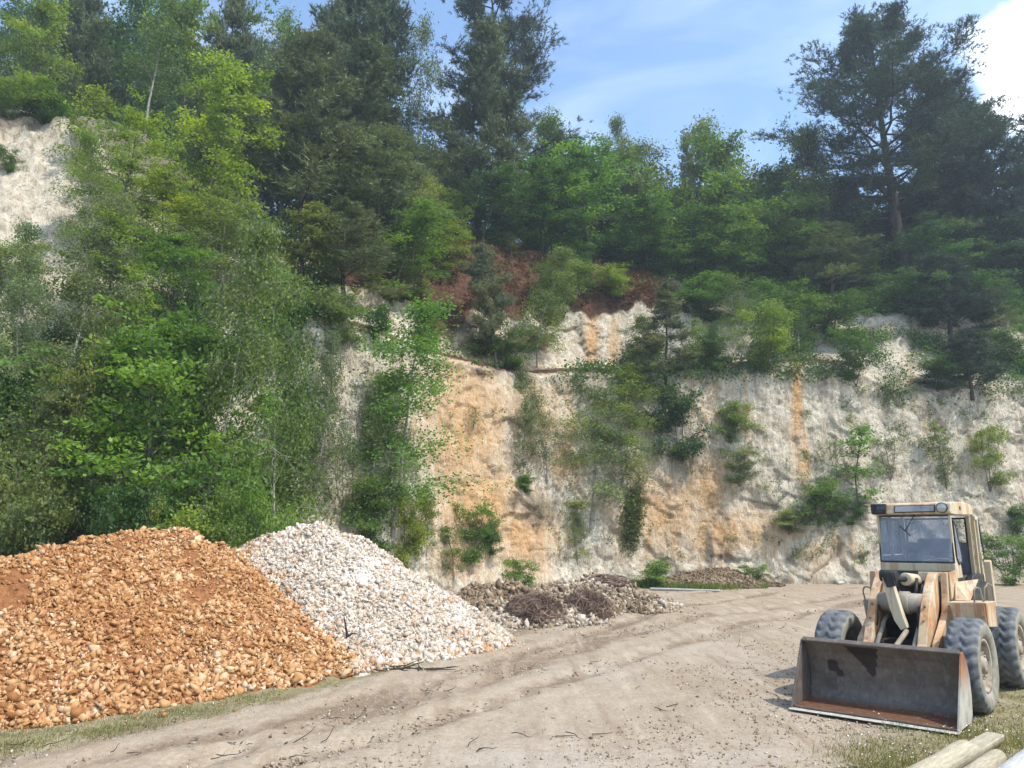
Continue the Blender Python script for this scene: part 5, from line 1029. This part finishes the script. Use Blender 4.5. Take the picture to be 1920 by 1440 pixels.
def M(op, a, b=None):
    x = nd('ShaderNodeMath'); x.operation = op
    for s_, v_ in zip(x.inputs, (a, b)):
        if isinstance(v_, bpy.types.NodeSocket): t.links.new(v_, s_)
        elif v_ is not None: s_.default_value = v_
    return x.outputs[0]
def lobe(u, v, k):                       # how near the sky direction is to a place in the sky
    q = ray(u, v); q = q / np.linalg.norm(q); x = nd('ShaderNodeVectorMath'); x.operation = 'DOT_PRODUCT'; nv = nd('ShaderNodeVectorMath'); nv.operation = 'NORMALIZE'; t.links.new(tc.outputs['Generated'], nv.inputs[0]); t.links.new(nv.outputs[0], x.inputs[0]); x.inputs[1].default_value = tuple(q)
    return M('POWER', M('MAXIMUM', x.outputs['Value'], 0), k)
cf = M('ADD', nz.outputs[0], M('MULTIPLY', lobe(1965, 125, 300), .56))
rp = nd('ShaderNodeValToRGB'); rp.color_ramp.elements[0].position = .70; rp.color_ramp.elements[1].position = 1.0; t.links.new(cf, rp.inputs[0])
mp2 = nd('ShaderNodeMapping'); mp2.inputs['Scale'].default_value = (1.2, 1.2, 3.4); mp2.inputs['Rotation'].default_value = (0, .5, .4); t.links.new(tc.outputs['Generated'], mp2.inputs[0]); nz2 = nd('ShaderNodeTexNoise'); nz2.inputs['Scale'].default_value = 3.0; nz2.inputs['Detail'].default_value = 7; nz2.inputs['Distortion'].default_value = .6; t.links.new(mp2.outputs[0], nz2.inputs['Vector']); rp2 = nd('ShaderNodeValToRGB'); rp2.color_ramp.elements[0].position = .46; rp2.color_ramp.elements[1].position = .75; t.links.new(nz2.outputs[0], rp2.inputs[0])
mx = nd('ShaderNodeMix'); mx.data_type = 'RGBA'; t.links.new(M('MAXIMUM', M('MULTIPLY', rp.outputs[0], .95), M('MULTIPLY', rp2.outputs[0], .11)), mx.inputs[0]); tn = nd('ShaderNodeMix'); tn.data_type = 'RGBA'; tn.blend_type = 'MULTIPLY'; tn.inputs[0].default_value = 1; t.links.new(sky.outputs[0], tn.inputs[6]); tn.inputs[7].default_value = (.97, 1.07, 1.12, 1); t.links.new(tn.outputs[2], mx.inputs[6]); mx.inputs[7].default_value = (11.5, 11.7, 12, 1)
bg = nd('ShaderNodeBackground'); bg.inputs[1].default_value = .15; t.links.new(mx.outputs[2], bg.inputs[0]); ow = nd('ShaderNodeOutputWorld'); t.links.new(bg.outputs[0], ow.inputs[0])
hz = bpy.data.meshes.new('veil_volume'); mbh = MB().box((-140, -15, -1.2), (140, 130, 48)); hz.from_pydata(mbh.v, [], mbh.f); m = NM('veil_air'); pv = m.n('ShaderNodeVolumePrincipled'); pv.inputs['Color'].default_value = (.80, .90, 1, 1); pv.inputs['Density'].default_value = .0011; pv.inputs['Anisotropy'].default_value = .35; m.l(pv.outputs[0], m.out.inputs['Volume'])  # scattering box added to lift the darks, standing in for lens glare
tag(link('veil_volume', hz, None, [m.mat]), 'thin pale blue volume added to imitate a lens veil over the quarry', 'veil_volume', None, 'stuff')
S.view_settings.view_transform = 'Standard'; S.view_settings.look = 'None'; S.view_settings.exposure = .92; S.view_settings.gamma = 1
S.cycles.max_bounces = 7; S.cycles.diffuse_bounces = 3; S.cycles.glossy_bounces = 2; S.cycles.transmission_bounces = 4; S.cycles.transparent_max_bounces = 8; S.cycles.caustics_reflective = False; S.cycles.caustics_refractive = False
S.cycles.use_denoising = True
